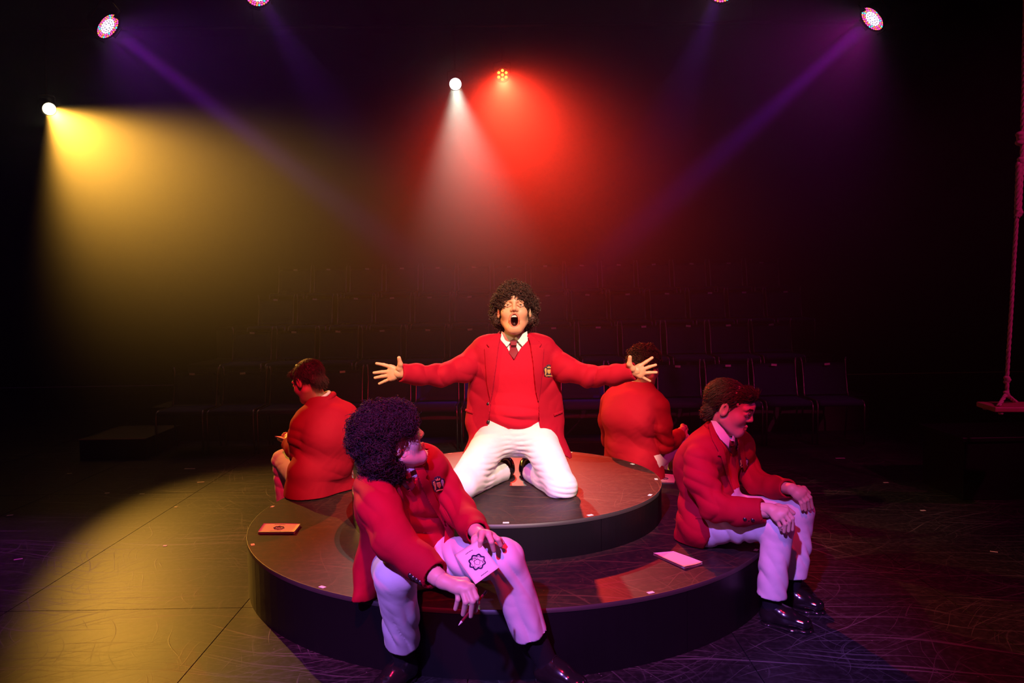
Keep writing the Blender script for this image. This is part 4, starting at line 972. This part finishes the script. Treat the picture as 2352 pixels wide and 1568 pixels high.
# --- front performer seated on the low platform, head turned back towards the kneeling one
yh = -1.70
P3 = dict(neckr=.047, s=1.0, base=(-.35, -1.1, H1), skin='skin_light', hairmat='hair_black', label='front seated person with big dark curls, head turned away, holding booklet and pencil',
    hipR=A(908, 1296, -1.10), hipL=A(990, 1286, -1.0), shR=A(862, 1110, -1.32), shL=A(990, 1068, -1.12), neck=A(926, 1086, -1.25), curve=V3(-.02, .02, 0),
    sleeveR=[(A(858, 1118, -1.34), .070), (A(872, 1170, -1.46), .068), (A(905, 1240, -1.58), .062), (A(960, 1288, -1.64), .054), (A(1006, 1326, -1.70), .047)],
    sleeveL=[(A(995, 1078, -1.10), .064), (A(1022, 1125, -1.12), .060), (A(1052, 1172, -1.17), .054), (A(1080, 1205, -1.30), .048), (A(1100, 1226, -1.40), .044)],
    elR=A(905, 1240, -1.58), elL=A(1050, 1170, -1.17), wrR=A(1016, 1334, -1.71), wrL=A(1104, 1232, -1.44),
    knR=A(908, 1320, -1.50), knL=A(1158, 1282, -1.42), anR=A(928, 1520, -1.27), anL=A(1262, 1535, -1.30), hemR=A(925, 1470, -1.33), hemL=A(1218, 1452, -1.36),
    knr=.066, hemr=.062, head=A(898, 1012, -1.32), hR=ortho((.86, .36, .34), (-.28, -.1, .95)), face=True,
    handR=dict(w=.0092, f=[[A(1083, 1348, -1.74), A(1094, 1372, -1.76), A(1092, 1402, -1.74)], [A(1074, 1352, -1.75), A(1086, 1380, -1.77), A(1081, 1414, -1.75)], [A(1063, 1356, -1.75), A(1070, 1382, -1.77), A(1064, 1410, -1.75)], [A(1051, 1354, -1.74), A(1052, 1376, -1.75), A(1046, 1398, -1.74)]],
        t=[A(1068, 1336, -1.69), A(1087, 1356, -1.70), A(1096, 1384, -1.72)]),
    handL=dict(w=.0092, f=[[A(1108, 1224, -1.52), A(1104, 1242, -1.555), A(1102, 1261, -1.55)], [A(1122, 1226, -1.515), A(1129, 1244, -1.54), A(1134, 1264, -1.53)], [A(1132, 1230, -1.50), A(1144, 1238, -1.52), A(1150, 1252, -1.515)], [A(1136, 1236, -1.49), A(1148, 1238, -1.50), A(1155, 1246, -1.495)]],
        t=[A(1092, 1238, -1.48), A(1090, 1256, -1.50), A(1096, 1272, -1.50)]),
    vneck=[(900, 1052), (962, 1048), (957, 1082), (951, 1112), (938, 1126), (918, 1108), (903, 1086)],
    open=[(893, 1060), (945, 1042), (948, 1060), (956, 1083), (971, 1122), (988, 1158), (1006, 1186), (1022, 1212), (1020, 1245), (1010, 1285), (1030, 1340), (900, 1340), (872, 1330), (868, 1290), (945, 1290), (952, 1250), (943, 1204), (934, 1168), (925, 1132), (912, 1105), (897, 1083)],
    skirt=[(A(905, 1210, -1.15), A(862, 1300, -1.14), .115, .085, .8), (A(862, 1300, -1.15), A(838, 1372, -1.20), .085, .055, .5), (A(1000, 1200, -1.10), A(1020, 1262, -1.16), .07, .05, .6)],
    lapels=[[(897, 1080), (912, 1105), (925, 1132), (934, 1168), (943, 1206), (951, 1246), (938, 1212), (912, 1142), (892, 1119), (886, 1110), (877, 1108), (872, 1096), (882, 1086)],
            [(945, 1056), (956, 1083), (971, 1122), (988, 1158), (1006, 1186), (1024, 1210), (1060, 1214), (1028, 1188), (1004, 1148), (986, 1104), (978, 1098), (983, 1090), (966, 1060), (955, 1050)]],
    cuffbuttons=[(943, 1320), (950, 1326), (958, 1331), (966, 1336)], crest=((1008, 1112), 34, -12), collar=[[(899, 1074), (915, 1072), (932, 1089), (922, 1104), (909, 1092)], [(942, 1052), (954, 1078), (944, 1083), (933, 1090), (932, 1076)]],
    tiep=[('tie_knot', [(929, 1089), (943, 1084), (946, 1096), (934, 1101)], .018, .008), ('tie', [(934, 1099), (945, 1095), (955, 1116), (945, 1128), (936, 1114)], .010, .006)],
    jcuts=[(A(832, 1380, -1.22), (-.1, 0, -1), (A(835, 1412, -1.2), .11))], patches=[('sleeve_placket', [(0, 0)])][:0],
    shoeR=(FZ(945, 1556), FZ(868, 1602)), shoeL=(FZ(1236, 1562), FZ(1345, 1596)), swlow=.10,
    hair=hair_curly([((0, -.022, .035), (.108, .106, .096)), ((0, -.062, -.055), (.088, .058, .088)), ((0, .058, .066), (.078, .045, .036)), ((.076, -.055, .0), (.030, .045, .06)), ((-.080, -.03, -.0), (.036, .06, .06))], 4600, .0130, .0014, 31, cut=[((.095, .02, -.03), (.045, .045, .042))], bald=[((.095, .02, -.028), (.060, .062, .056)), ((0, .1, -.03), (.1, .07, .07))]))
P3['jfolds'] = [(A(858, 1190, -1.45), (.35, 0, 1), .055, .008, .11), (A(880, 1250, -1.5), (.6, 0, .8), .05, .007, .09), (A(1050, 1160, -1.2), (.7, 0, .7), .05, .006, .08), (A(900, 1180, -1.3), (.9, 0, .3), .09, .006, .12)]
P3['trfolds'] = [(A(912, 1330, -1.5), (1, 0, .5), .045, .003, .06), (A(925, 1440, -1.4), (1, 0, .3), .05, .005, .10), (A(1150, 1330, -1.45), (1, 0, .55), .05, .005, .10), (A(1200, 1430, -1.4), (1, 0, .3), .07, .004, .12), (A(1060, 1290, -1.25), (1, 0, .6), .05, .005, .12)]
P3['swfolds'] = [(A(960, 1220, -1.2), (.5, 0, 1), .07, .006, .10)]
t3, P3 = person(P3)

# --- performer at the back right, seen from behind
P4 = dict(neckr=.045, wd=.93, s=.98, base=(.72, .70, H1), skin='skin', hairmat='hair_dark', label='short-haired person seated back right, seen from behind, head partly covered by outstretched hand', front=False, face=False,
    hipR=A(1480, 1062, .62), hipL=A(1428, 1052, .80), shR=A(1508, 925, .58), shL=A(1408, 915, .82), neck=A(1470, 890, .72), curve=V3(-.04, -.05, 0),
    sleeveR=[(A(1514, 934, .57), .064), (A(1520, 975, .58), .061), (A(1524, 1018, .62), .056), (A(1544, 1012, .74), .049), (A(1562, 998, .84), .045)],
    sleeveL=[(A(1402, 922, .84), .062), (A(1398, 965, .88), .060), (A(1402, 1010, .95), .054), (A(1440, 1020, 1.05), .048), (A(1480, 1010, 1.14), .044)],
    elR=A(1524, 1018, .62), elL=A(1402, 1010, .95), wrR=A(1564, 992, .87), wrL=A(1490, 1006, 1.16),
    knR=A(1562, 1012, .98), knL=A(1520, 1000, 1.2), anR=A(1548, 1130, .98), anL=A(1520, 1110, 1.2), hemR=A(1550, 1105, .98), hemL=A(1520, 1090, 1.2), knr=.062, hemr=.055,
    head=A(1481, 840, .69), hR=ortho((.62, .72, -.22), (.1, .1, 1)),
    handR=dict(w=.0085, f=[[A(1571, 983, .90), A(1576, 990, .90), A(1577, 1002, .89)], [A(1568, 984, .89), A(1573, 992, .89), A(1574, 1004, .88)], [A(1564, 986, .88), A(1569, 994, .88), A(1570, 1006, .87)], [A(1560, 988, .87), A(1564, 996, .87), A(1566, 1006, .86)]], t=[A(1568, 978, .92), A(1574, 980, .94), A(1578, 986, .95)]),
    skirt=[(A(1474, 1060, .62), A(1478, 1088, .66), .118, .112, None), (A(1480, 1090, .64), A(1428, 1080, .80), .12, .12, None), (A(1444, 990, .74), A(1440, 1110, .74), .152, .165, .66)], jfloor=H1+.003, jtop=.045, jcuts=[],
    hair=hair_curly([((0, -.020, .042), (.084, .098, .080)), ((0, .05, .075), (.06, .04, .03)), ((0, -.075, -.01), (.066, .032, .05))], 1500, .0095, .0019, 61),
    shoeR=(V3(1.02, .93, 0), V3(1.2, 1.13, 0)), shoeL=(V3(.92, 1.15, 0), V3(1.1, 1.36, 0)))
P4['jfolds'] = [(A(1500, 1000, .62), (.5, 0, 1), .07, .008, .12), (A(1430, 1040, .7), (.3, 0, 1), .07, .004, .1), (A(1524, 1000, .6), (.4, 0, 1), .05, .006, .07)]
P4['trfolds'] = [(A(1558, 1040, .98), (.4, 0, 1), .05, .004, .09)]
t4, P4 = person(P4)

# --- performer seated at the right of the low platform, in profile
P5 = dict(neckr=.047, s=.95, base=(.85, -.55, H1), skin='skin_light', hairmat='hair_brown', label='person in profile seated at right, swept-back dark hair, hands on both knees',
    hipR=A(1618, 1200, -.62), hipL=A(1672, 1182, -.44), shR=A(1612, 1040, -.70), shL=A(1698, 1024, -.42), neck=A(1657, 1000, -.56), curve=V3(-.05, .045, 0),
    sleeveR=[(A(1606, 1054, -.72), .066), (A(1612, 1100, -.75), .064), (A(1640, 1162, -.80), .058), (A(1700, 1176, -.88), .052), (A(1760, 1172, -.94), .047)],
    sleeveL=[(A(1702, 1036, -.40), .060), (A(1716, 1075, -.42), .056), (A(1738, 1108, -.50), .052), (A(1780, 1120, -.64), .046), (A(1814, 1122, -.76), .042)],
    elR=A(1640, 1162, -.80), elL=A(1738, 1108, -.50), wrR=A(1768, 1168, -.955), wrL=A(1818, 1122, -.78),
    knR=A(1786, 1206, -.90), knL=A(1836, 1174, -.72), anR=A(1774, 1400, -.86), anL=A(1816, 1362, -.69), hemR=A(1771, 1366, -.88), hemL=A(1820, 1322, -.71),
    knr=.064, hemr=.062, head=A(1677, 934, -.60), hR=ortho((.80, -.42, -.32), (.22, -.1, .95)),
    handR=dict(w=.0088, f=[[A(1806, 1172, -.99), A(1820, 1190, -1.0), A(1820, 1216, -.99)], [A(1801, 1179, -1.0), A(1813, 1196, -1.01), A(1811, 1219, -1.0)], [A(1793, 1186, -1.0), A(1803, 1203, -1.01), A(1801, 1221, -1.0)], [A(1784, 1192, -.995), A(1791, 1207, -1.0), A(1793, 1217, -.99)]],
        t=[A(1788, 1164, -.93), A(1804, 1166, -.93), A(1822, 1178, -.93)]),
    handL=dict(w=.0085, f=[[A(1848, 1128, -.79), A(1861, 1142, -.80), A(1866, 1166, -.79)], [A(1844, 1134, -.80), A(1855, 1148, -.81), A(1859, 1169, -.80)], [A(1839, 1139, -.805), A(1848, 1152, -.815), A(1850, 1171, -.81)], [A(1833, 1143, -.80), A(1840, 1156, -.81), A(1842, 1170, -.81)]],
        t=[A(1834, 1122, -.74), A(1846, 1122, -.73), A(1858, 1132, -.73)]),
    vneck=[(1636, 960), (1692, 980), (1696, 1020), (1690, 1040), (1683, 1046), (1668, 1028), (1648, 1000)],
    open=[(1632, 960), (1692, 980), (1698, 1030), (1710, 1080), (1718, 1140), (1790, 1170), (1790, 1320), (1608, 1320), (1612, 1268), (1628, 1235), (1645, 1205), (1672, 1168), (1694, 1150), (1680, 1108), (1669, 1060), (1662, 1028), (1646, 1000)],
    skirt=[(A(1618, 1200, -.62), A(1660, 1182, -.46), .116, .116, None), (A(1622, 1130, -.52), A(1602, 1232, -.52), .118, .128, .75), (A(1590, 1220, -.48), A(1572, 1256, -.46), .06, .05, .7)], jfloor=H1+.003, swlow=.08, opdepth=.16, jtop=.045,
    lapels=[[(1634, 968), (1648, 1000), (1663, 1030), (1669, 1062), (1680, 1108), (1692, 1146), (1668, 1090), (1656, 1048), (1648, 1046), (1650, 1036), (1636, 1010), (1626, 975)], [(1692, 1000), (1697, 1030), (1706, 1072), (1714, 1100), (1714, 1060), (1708, 1020), (1699, 1000)]],
    patches=[('pocket_flap', [(1598, 1183), (1640, 1186), (1640, 1193), (1597, 1191)])],
    cuffbuttons=[(1711, 1191), (1720, 1192), (1729, 1193), (1737, 1193)], crest=((1709, 1062), 24, 0), collar=[[(1632, 965), (1645, 967), (1662, 985), (1677, 1006), (1674, 1028), (1654, 1008), (1640, 985)], [(1679, 1016), (1684, 994), (1688, 1004), (1688, 1018)]],
    tiep=[('tie_knot', [(1678, 1012), (1687, 1013), (1688, 1023), (1679, 1024)], .018, .008), ('tie', [(1679, 1022), (1688, 1022), (1692, 1040), (1684, 1048), (1678, 1034)], .010, .006)], jcuts=[],
    shoeR=(FZ(1752, 1430), FZ(1863, 1451)), shoeL=(FZ(1796, 1391), FZ(1889, 1408)),
    hair=hair_straight([((0, -.024, .040), (.080, .096, .080)), ((0, -.075, -.030), (.058, .034, .052)), ((0, .062, .084), (.058, .040, .026))], 2600, .034, .0013, 41,
        lambda q: np.stack([q[:, 0]*2, -.7-.3*(q[:, 1] > 0), np.where(q[:, 1] > .03, .25, -.75)], 1), curl=.5, lift=.004, bald=[((.085, .0, -.02), (.05, .045, .045)), ((-.085, .0, -.02), (.05, .045, .045)), ((0, .1, -.02), (.1, .08, .085))]))
P5['jfolds'] = [(A(1620, 1110, -.75), (.3, 0, 1), .05, .007, .10), (A(1665, 1175, -.82), (1, 0, -.2), .05, .006, .09), (A(1750, 1110, -.55), (1, 0, 0), .045, .005, .08), (A(1590, 1150, -.6), (.4, 0, 1), .08, .005, .12)]
P5['trfolds'] = [(A(1700, 1230, -.75), (.8, 0, .6), .045, .006, .11), (A(1790, 1215, -.9), (.35, 0, 1), .035, .003, .05), (A(1775, 1310, -.88), (1, .3, .55), .045, .005, .09), (A(1840, 1240, -.72), (1, 0, .5), .045, .005, .10)]
t5, P5 = person(P5)


# ------------------------------------------------------------------ booklets, pencil, swing, fittings
M['paper'] = mat('cream_paper', (.78, .70, .58), .65, bump=(60, .1, .001)); M['pages'] = mat('white_pages', (.8, .78, .74), .7)
M['ink'] = mat('blue_black_ink', (.03, .025, .10), .6)
def booklet(corners, label, thick=.008, open_=False, curl=.0, print_=True, upside=False, group=None, normal=None):
    """corners: four world points of the cover, spine edge first (a, b) then (c, d)"""
    a, b, c, d = [V3(x) for x in corners]; mid = (a+b+c+d)/4
    n = unit(np.cross(b-a, d-a)) if normal is None else unit(normal)
    if normal is None and n[2] < 0: n = -n
    t = thing('booklet', Vector(mid), label, 'booklet', group)
    def sheet(name, off, inset, mt, c0=1.0, th=.0012):
        N_ = 10; V = []; Fc = []
        for k in (0, 1):
            for i in range(N_+1):
                for j in range(N_+1):
                    u, v = inset+(1-2*inset)*i/N_, inset+(1-2*inset)*j/N_
                    p = (a*(1-u)+d*u)*(1-v)+(b*(1-u)+c*u)*v
                    h = off+curl*c0*(u**2)*(.5+.5*v)+.0015*math.sin(v*5+u*3)*u
                    V.append(p-mid+n*(h+(th if k else 0)))
        W_ = N_+1
        for k in (0, 1):
            for i in range(N_):
                for j in range(N_):
                    o = k*W_*W_; Fc.append((o+i*W_+j, o+i*W_+j+1, o+(i+1)*W_+j+1, o+(i+1)*W_+j))
        rim = [(i, 0) for i in range(W_)]+[(N_, j) for j in range(1, W_)]+[(i, N_) for i in range(N_-1, -1, -1)]+[(0, j) for j in range(N_-1, 0, -1)]
        for q in range(len(rim)):
            i, j = rim[q]; i2, j2 = rim[(q+1) % len(rim)]; Fc.append((i*W_+j, i2*W_+j2, W_*W_+i2*W_+j2, W_*W_+i*W_+j))
        return link_mesh(name, V, Fc, mt, t, True)
    sheet('back_cover', 0, 0, M['paper'], .2)
    for k in range(3): sheet('page', .0015+k*(thick-.004)/3, .015, M['pages'], .3+.2*k, (thick-.004)/3-.0004)
    sheet('front_cover', thick-.0015, 0, M['paper'], 1.0)
    if print_:
        def P_(u, v): return (a*(1-u)+d*u)*(1-v)+(b*(1-u)+c*u)*v-mid+n*(thick-.0015+.0012+.0010+curl*(u**2)*(.5+.5*v)+.0015*math.sin(v*5+u*3)*u)
        W2 = np.linalg.norm(d-a); H2_ = np.linalg.norm(b-a); L_ = []
        cu, cv = .5, .52
        def P2_(x, y): return P_(cu+x/W2, cv+y/H2_)
        # scalloped ring with a small shield and scrolls inside it
        R0 = .025
        for rr in (R0, R0*.93, R0*.86): L_.append(([P2_((rr+.0022*math.cos(8*q))*math.cos(q), (rr+.0022*math.cos(8*q))*math.sin(q)) for q in np.linspace(0, 2*PI, 60)], .0011 if rr == R0 else .0008))
        for q0, s0 in ((0, 1), (1, -1)): L_.append(([P2_(s0*.016*math.sin(q*2.2)*(.4+.6*q), -.016+.032*q) for q in np.linspace(0, 1, 18)], .0007))
        L_.append(([P2_(x, y) for x, y in [(-.008, -.008), (.008, -.008), (.008, .004), (0, .012), (-.008, .004), (-.008, -.008)]], .0007))
        L_.append(([P2_(x, y) for x, y in [(-.008, -.011), (-.010, -.018), (-.004, -.014), (0, -.020), (.004, -.014), (.010, -.018), (.008, -.011)]], .0007))
        for k in range(5): L_.append(([P2_(.018*math.cos(q), .018*math.sin(q)) for q in np.linspace(k*1.25+.1, k*1.25+.9, 8)], .0006))
        b_ = MB()
        for pts, r in L_: b_.tube(pts, r, 4, cap=False)
        b_.build('printed_crest', M['ink'], t)
        b_ = MB(); rr = random.Random(5)
        for (u0, v0, nn) in ((.62, .16, 7), (.62, .90, 8)):
            pts = []
            for k in range(nn*6): pts.append(P_(u0-.07*k/(nn*6)*2*2.2+.006*math.sin(k*1.9), v0+.010*math.sin(k*1.3)+.006*rr.uniform(-1, 1)))
            b_.tube(pts, .0005, 4, cap=False)
        b_.build('handwriting', M['ink'], t)
    return t
def Z3(px, py, z): return V3(list(at_z(px, py, z)))
zb = H1+.001
booklet([Z3(606, 1206, zb), Z3(592, 1226, zb), Z3(676, 1226, zb), Z3(690, 1207, zb)], 'closed booklet with printed crest lying on the left of the wide platform', .010)
booklet([Z3(1547, 1270, zb), Z3(1500, 1274, zb), Z3(1571, 1307, zb), Z3(1614, 1295, zb)], 'blank backed booklet on the wide platform beside the profile performer', .009, print_=False)
booklet([Z3(1500, 1088, zb), Z3(1502, 1110, zb), Z3(1549, 1112, zb), Z3(1553, 1093, zb)], 'booklet with oval print at the back right rim of the wide platform', .007)
# folded booklet in the seated performer's left hand, on the knee
q = [A(1092, 1342, -1.62), A(1146, 1304, -1.60), A(1098, 1240, -1.535), A(1044, 1274, -1.55)]
booklet([q[3], q[0], q[1], q[2]], 'pink-lit booklet with round crest held on the knee by the front seated performer', .006, normal=(.1, -1, .55), curl=.006)
q = [A(631, 1004, .60), A(650, 1010, .54), A(676, 1016, .60), A(656, 1005, .70)]
booklet(q, 'booklet held flat by the reader at the back left', .008, print_=False, normal=(0, 0, 1))
# pencil between the fingers of the hanging hand
b0, b1 = A(1111, 1364, -1.70), A(1053, 1436, -1.79); ax_ = unit(b1-b0)
t = thing('pencil', Vector(b0), 'dark pencil held between the fingers of the hanging hand', 'pencil')
b = MB(); b.tube([Vector((0, 0, 0)), Vector((b1-b0)*.88)], .0038, 6); b.build('barrel', M['tie'], t)
b = MB(); b.tube([Vector((b1-b0)*.88), Vector((b1-b0)*.97), Vector(b1-b0)], [.0038, .0014, .0004], 6); b.build('tip', M['paper'], t)
b = MB(); b.tube([Vector(-ax_*.012), Vector(ax_*.004)], .0042, 8); b.build('eraser', M['skin'], t)

# rope swing at the right edge
M['rope'] = mat('hemp_rope', (.45, .33, .24), .85, bump=(90, .6, .004)); M['plank'] = mat('swing_plank', (.36, .16, .10), .5, bump=(12, .3, .003), var=(10, .25))
Ys = .35
s0, k0, k1, top_ = A(2313, 905, Ys), A(2313, 868, Ys), A(2348, 318, Ys), A(2356, 0, Ys)
hk = A(2356, 0, Ys); hk[2] = 4.0
t = thing('rope_swing', Vector(s0), 'rope swing with a flat wooden seat hanging at the right edge', 'swing')
def rope(pts, r, name):
    """two strands laid round each other"""
    pts = [V3(p) for p in pts]; L = []; n = 0; b = MB()
    seg = []
    for i in range(len(pts)-1):
        m = max(2, int(np.linalg.norm(pts[i+1]-pts[i])/.012))
        for k in range(m): seg.append(pts[i]+(pts[i+1]-pts[i])*k/m)
    seg.append(pts[-1]); ln = 0
    for ph in (0, 2*PI/3, 4*PI/3):
        Q = []
        for k, p in enumerate(seg):
            d = unit(seg[min(k+1, len(seg)-1)]-seg[max(k-1, 0)]); u = unit(np.cross(d, (0.3, 1, 0.2))); w_ = np.cross(d, u); a = k*.75+ph
            Q.append(Vector(p-s0+(u*math.cos(a)+w_*math.sin(a))*r*.55))
        b.tube(Q, r*.62, 5)
    return b.build(name, M['rope'], t, True)
rope([s0, k0, A(2336, 490, Ys)], .010, 'rope'); rope([A(2341, 488, Ys), A(2349, 330, Ys), top_, hk], .012, 'rope')
rope([A(2336, 500, Ys), A(2339, 440, Ys), A(2340, 372, Ys)], .015, 'rope_splice')
for (x, y, r) in ((2340, 488, .020), (2346, 372, .022), (2346, 318, .030), (2313, 872, .018), (2311, 905, .016)):
    S = Solid(); c = A(x, y, Ys); 
    for k in range(3): S.ell(c+V3(.004*math.sin(k*2), .004*math.cos(k*2), (k-1)*r*.7), (r, r*.8, r*.62), None, .006)
    v, fc = S.grid(.004).mesh(); mesh_obj('knot', v, fc, M['rope'], t)
sa, sb, sd = A(2290, 934, Ys-.10), A(2326, 927, Ys+.12), V3(1, -.12, 0)*.52
rope([A(2311, 905, Ys), sa+V3(.02, .02, .0)], .010, 'rope'); rope([A(2311, 905, Ys), sb+V3(.02, -.02, 0)], .010, 'rope')
e1 = sa; e2 = V3(sb[0]-.06, sb[1], sa[2]); 
b = MB(); b.box((.27, .11, -.016), (.56, .22, .028), bev=.005); o = b.build('swing_seat', M['plank'], t); o.location = Vector(e1-s0); o.rotation_euler = (0, 0, -.12)
for dx_ in (.03, .5):
    for dy_ in (.02, .2):
        S = Solid(); S.ell(V3(0, 0, 0), (.014, .014, .012)); v, fc = S.grid(.004).mesh(); o = mesh_obj('knot', v+s0, fc, M['rope'], t); o.location = Vector(e1-s0)+Vector((dx_*math.cos(.12)+dy_*math.sin(.12), -dx_*math.sin(.12)+dy_*math.cos(.12), -.036))
rope([e1+V3(.5, -.04, .0), e1+V3(.49, .05, .19), hk+V3(.45, -.05, 0)], .010, 'rope')
# dark bench-high box beyond the swing, low rail at the left
t = thing('storage_box', (3.25, 1.2, 0), 'black box standing on the floor behind the rope swing', 'box')
b = MB(); b.box((0, 0, .19), (.7, .5, .38), bev=.006); b.build('carcass', M['fascia'], t); b = MB(); b.box((0, 0, .395), (.74, .54, .03), bev=.005); b.build('lid', M['fascia'], t)
pa, pb = A(166, 1010, 2.7), A(350, 1008, 2.7)
t = thing('side_rostrum', ((pa[0]+pb[0])/2, 2.7, 0), 'low black rostrum with a worn front edge left of the audience chairs', 'platform')
w_ = pb[0]-pa[0]-.12; h_ = pa[2]
b = MB(); b.box((0, .35, h_/2), (w_, .7, h_)); b.build('carcass', M['black'], t); M['edge_red'] = mat('worn_wood_edge', (.22, .12, .09), .5); b = MB(); b.tube([(-w_/2, -.004, h_), (w_/2, -.004, h_)], .005, 6); b.build('edge_strip', M['edge_red'], t)

# overhead pipe grid that carries the lamps, with a few unlit lanterns
def pipe(a, b_, label):
    a, b_ = Vector(a), Vector(b_); t = thing('lighting_bar', a, label, 'pipe'); m = MB(); m.tube([(0, 0, 0), b_-a], .024, 10); m.build('tube', M['black'], t, True)
    L = (b_-a).length; d = (b_-a)/L; n = max(2, int(L/3))
    for k in range(n):
        p = d*(L*(k+.5)/n); m = MB(); m.tube([p, Vector((p.x, p.y, ZC-a.z))], .008, 6); m.build('hanger', M['black'], t)
    return t

pipe((-7.6, 5.6, 4.62), (7.6, 5.9, 4.62), 'black overhead pipe carrying the warm, white and red lamps'); pipe((-7.6, 3.6, 4.62), (7.6, 3.6, 4.62), 'black overhead pipe carrying the violet multi-cell lamps')
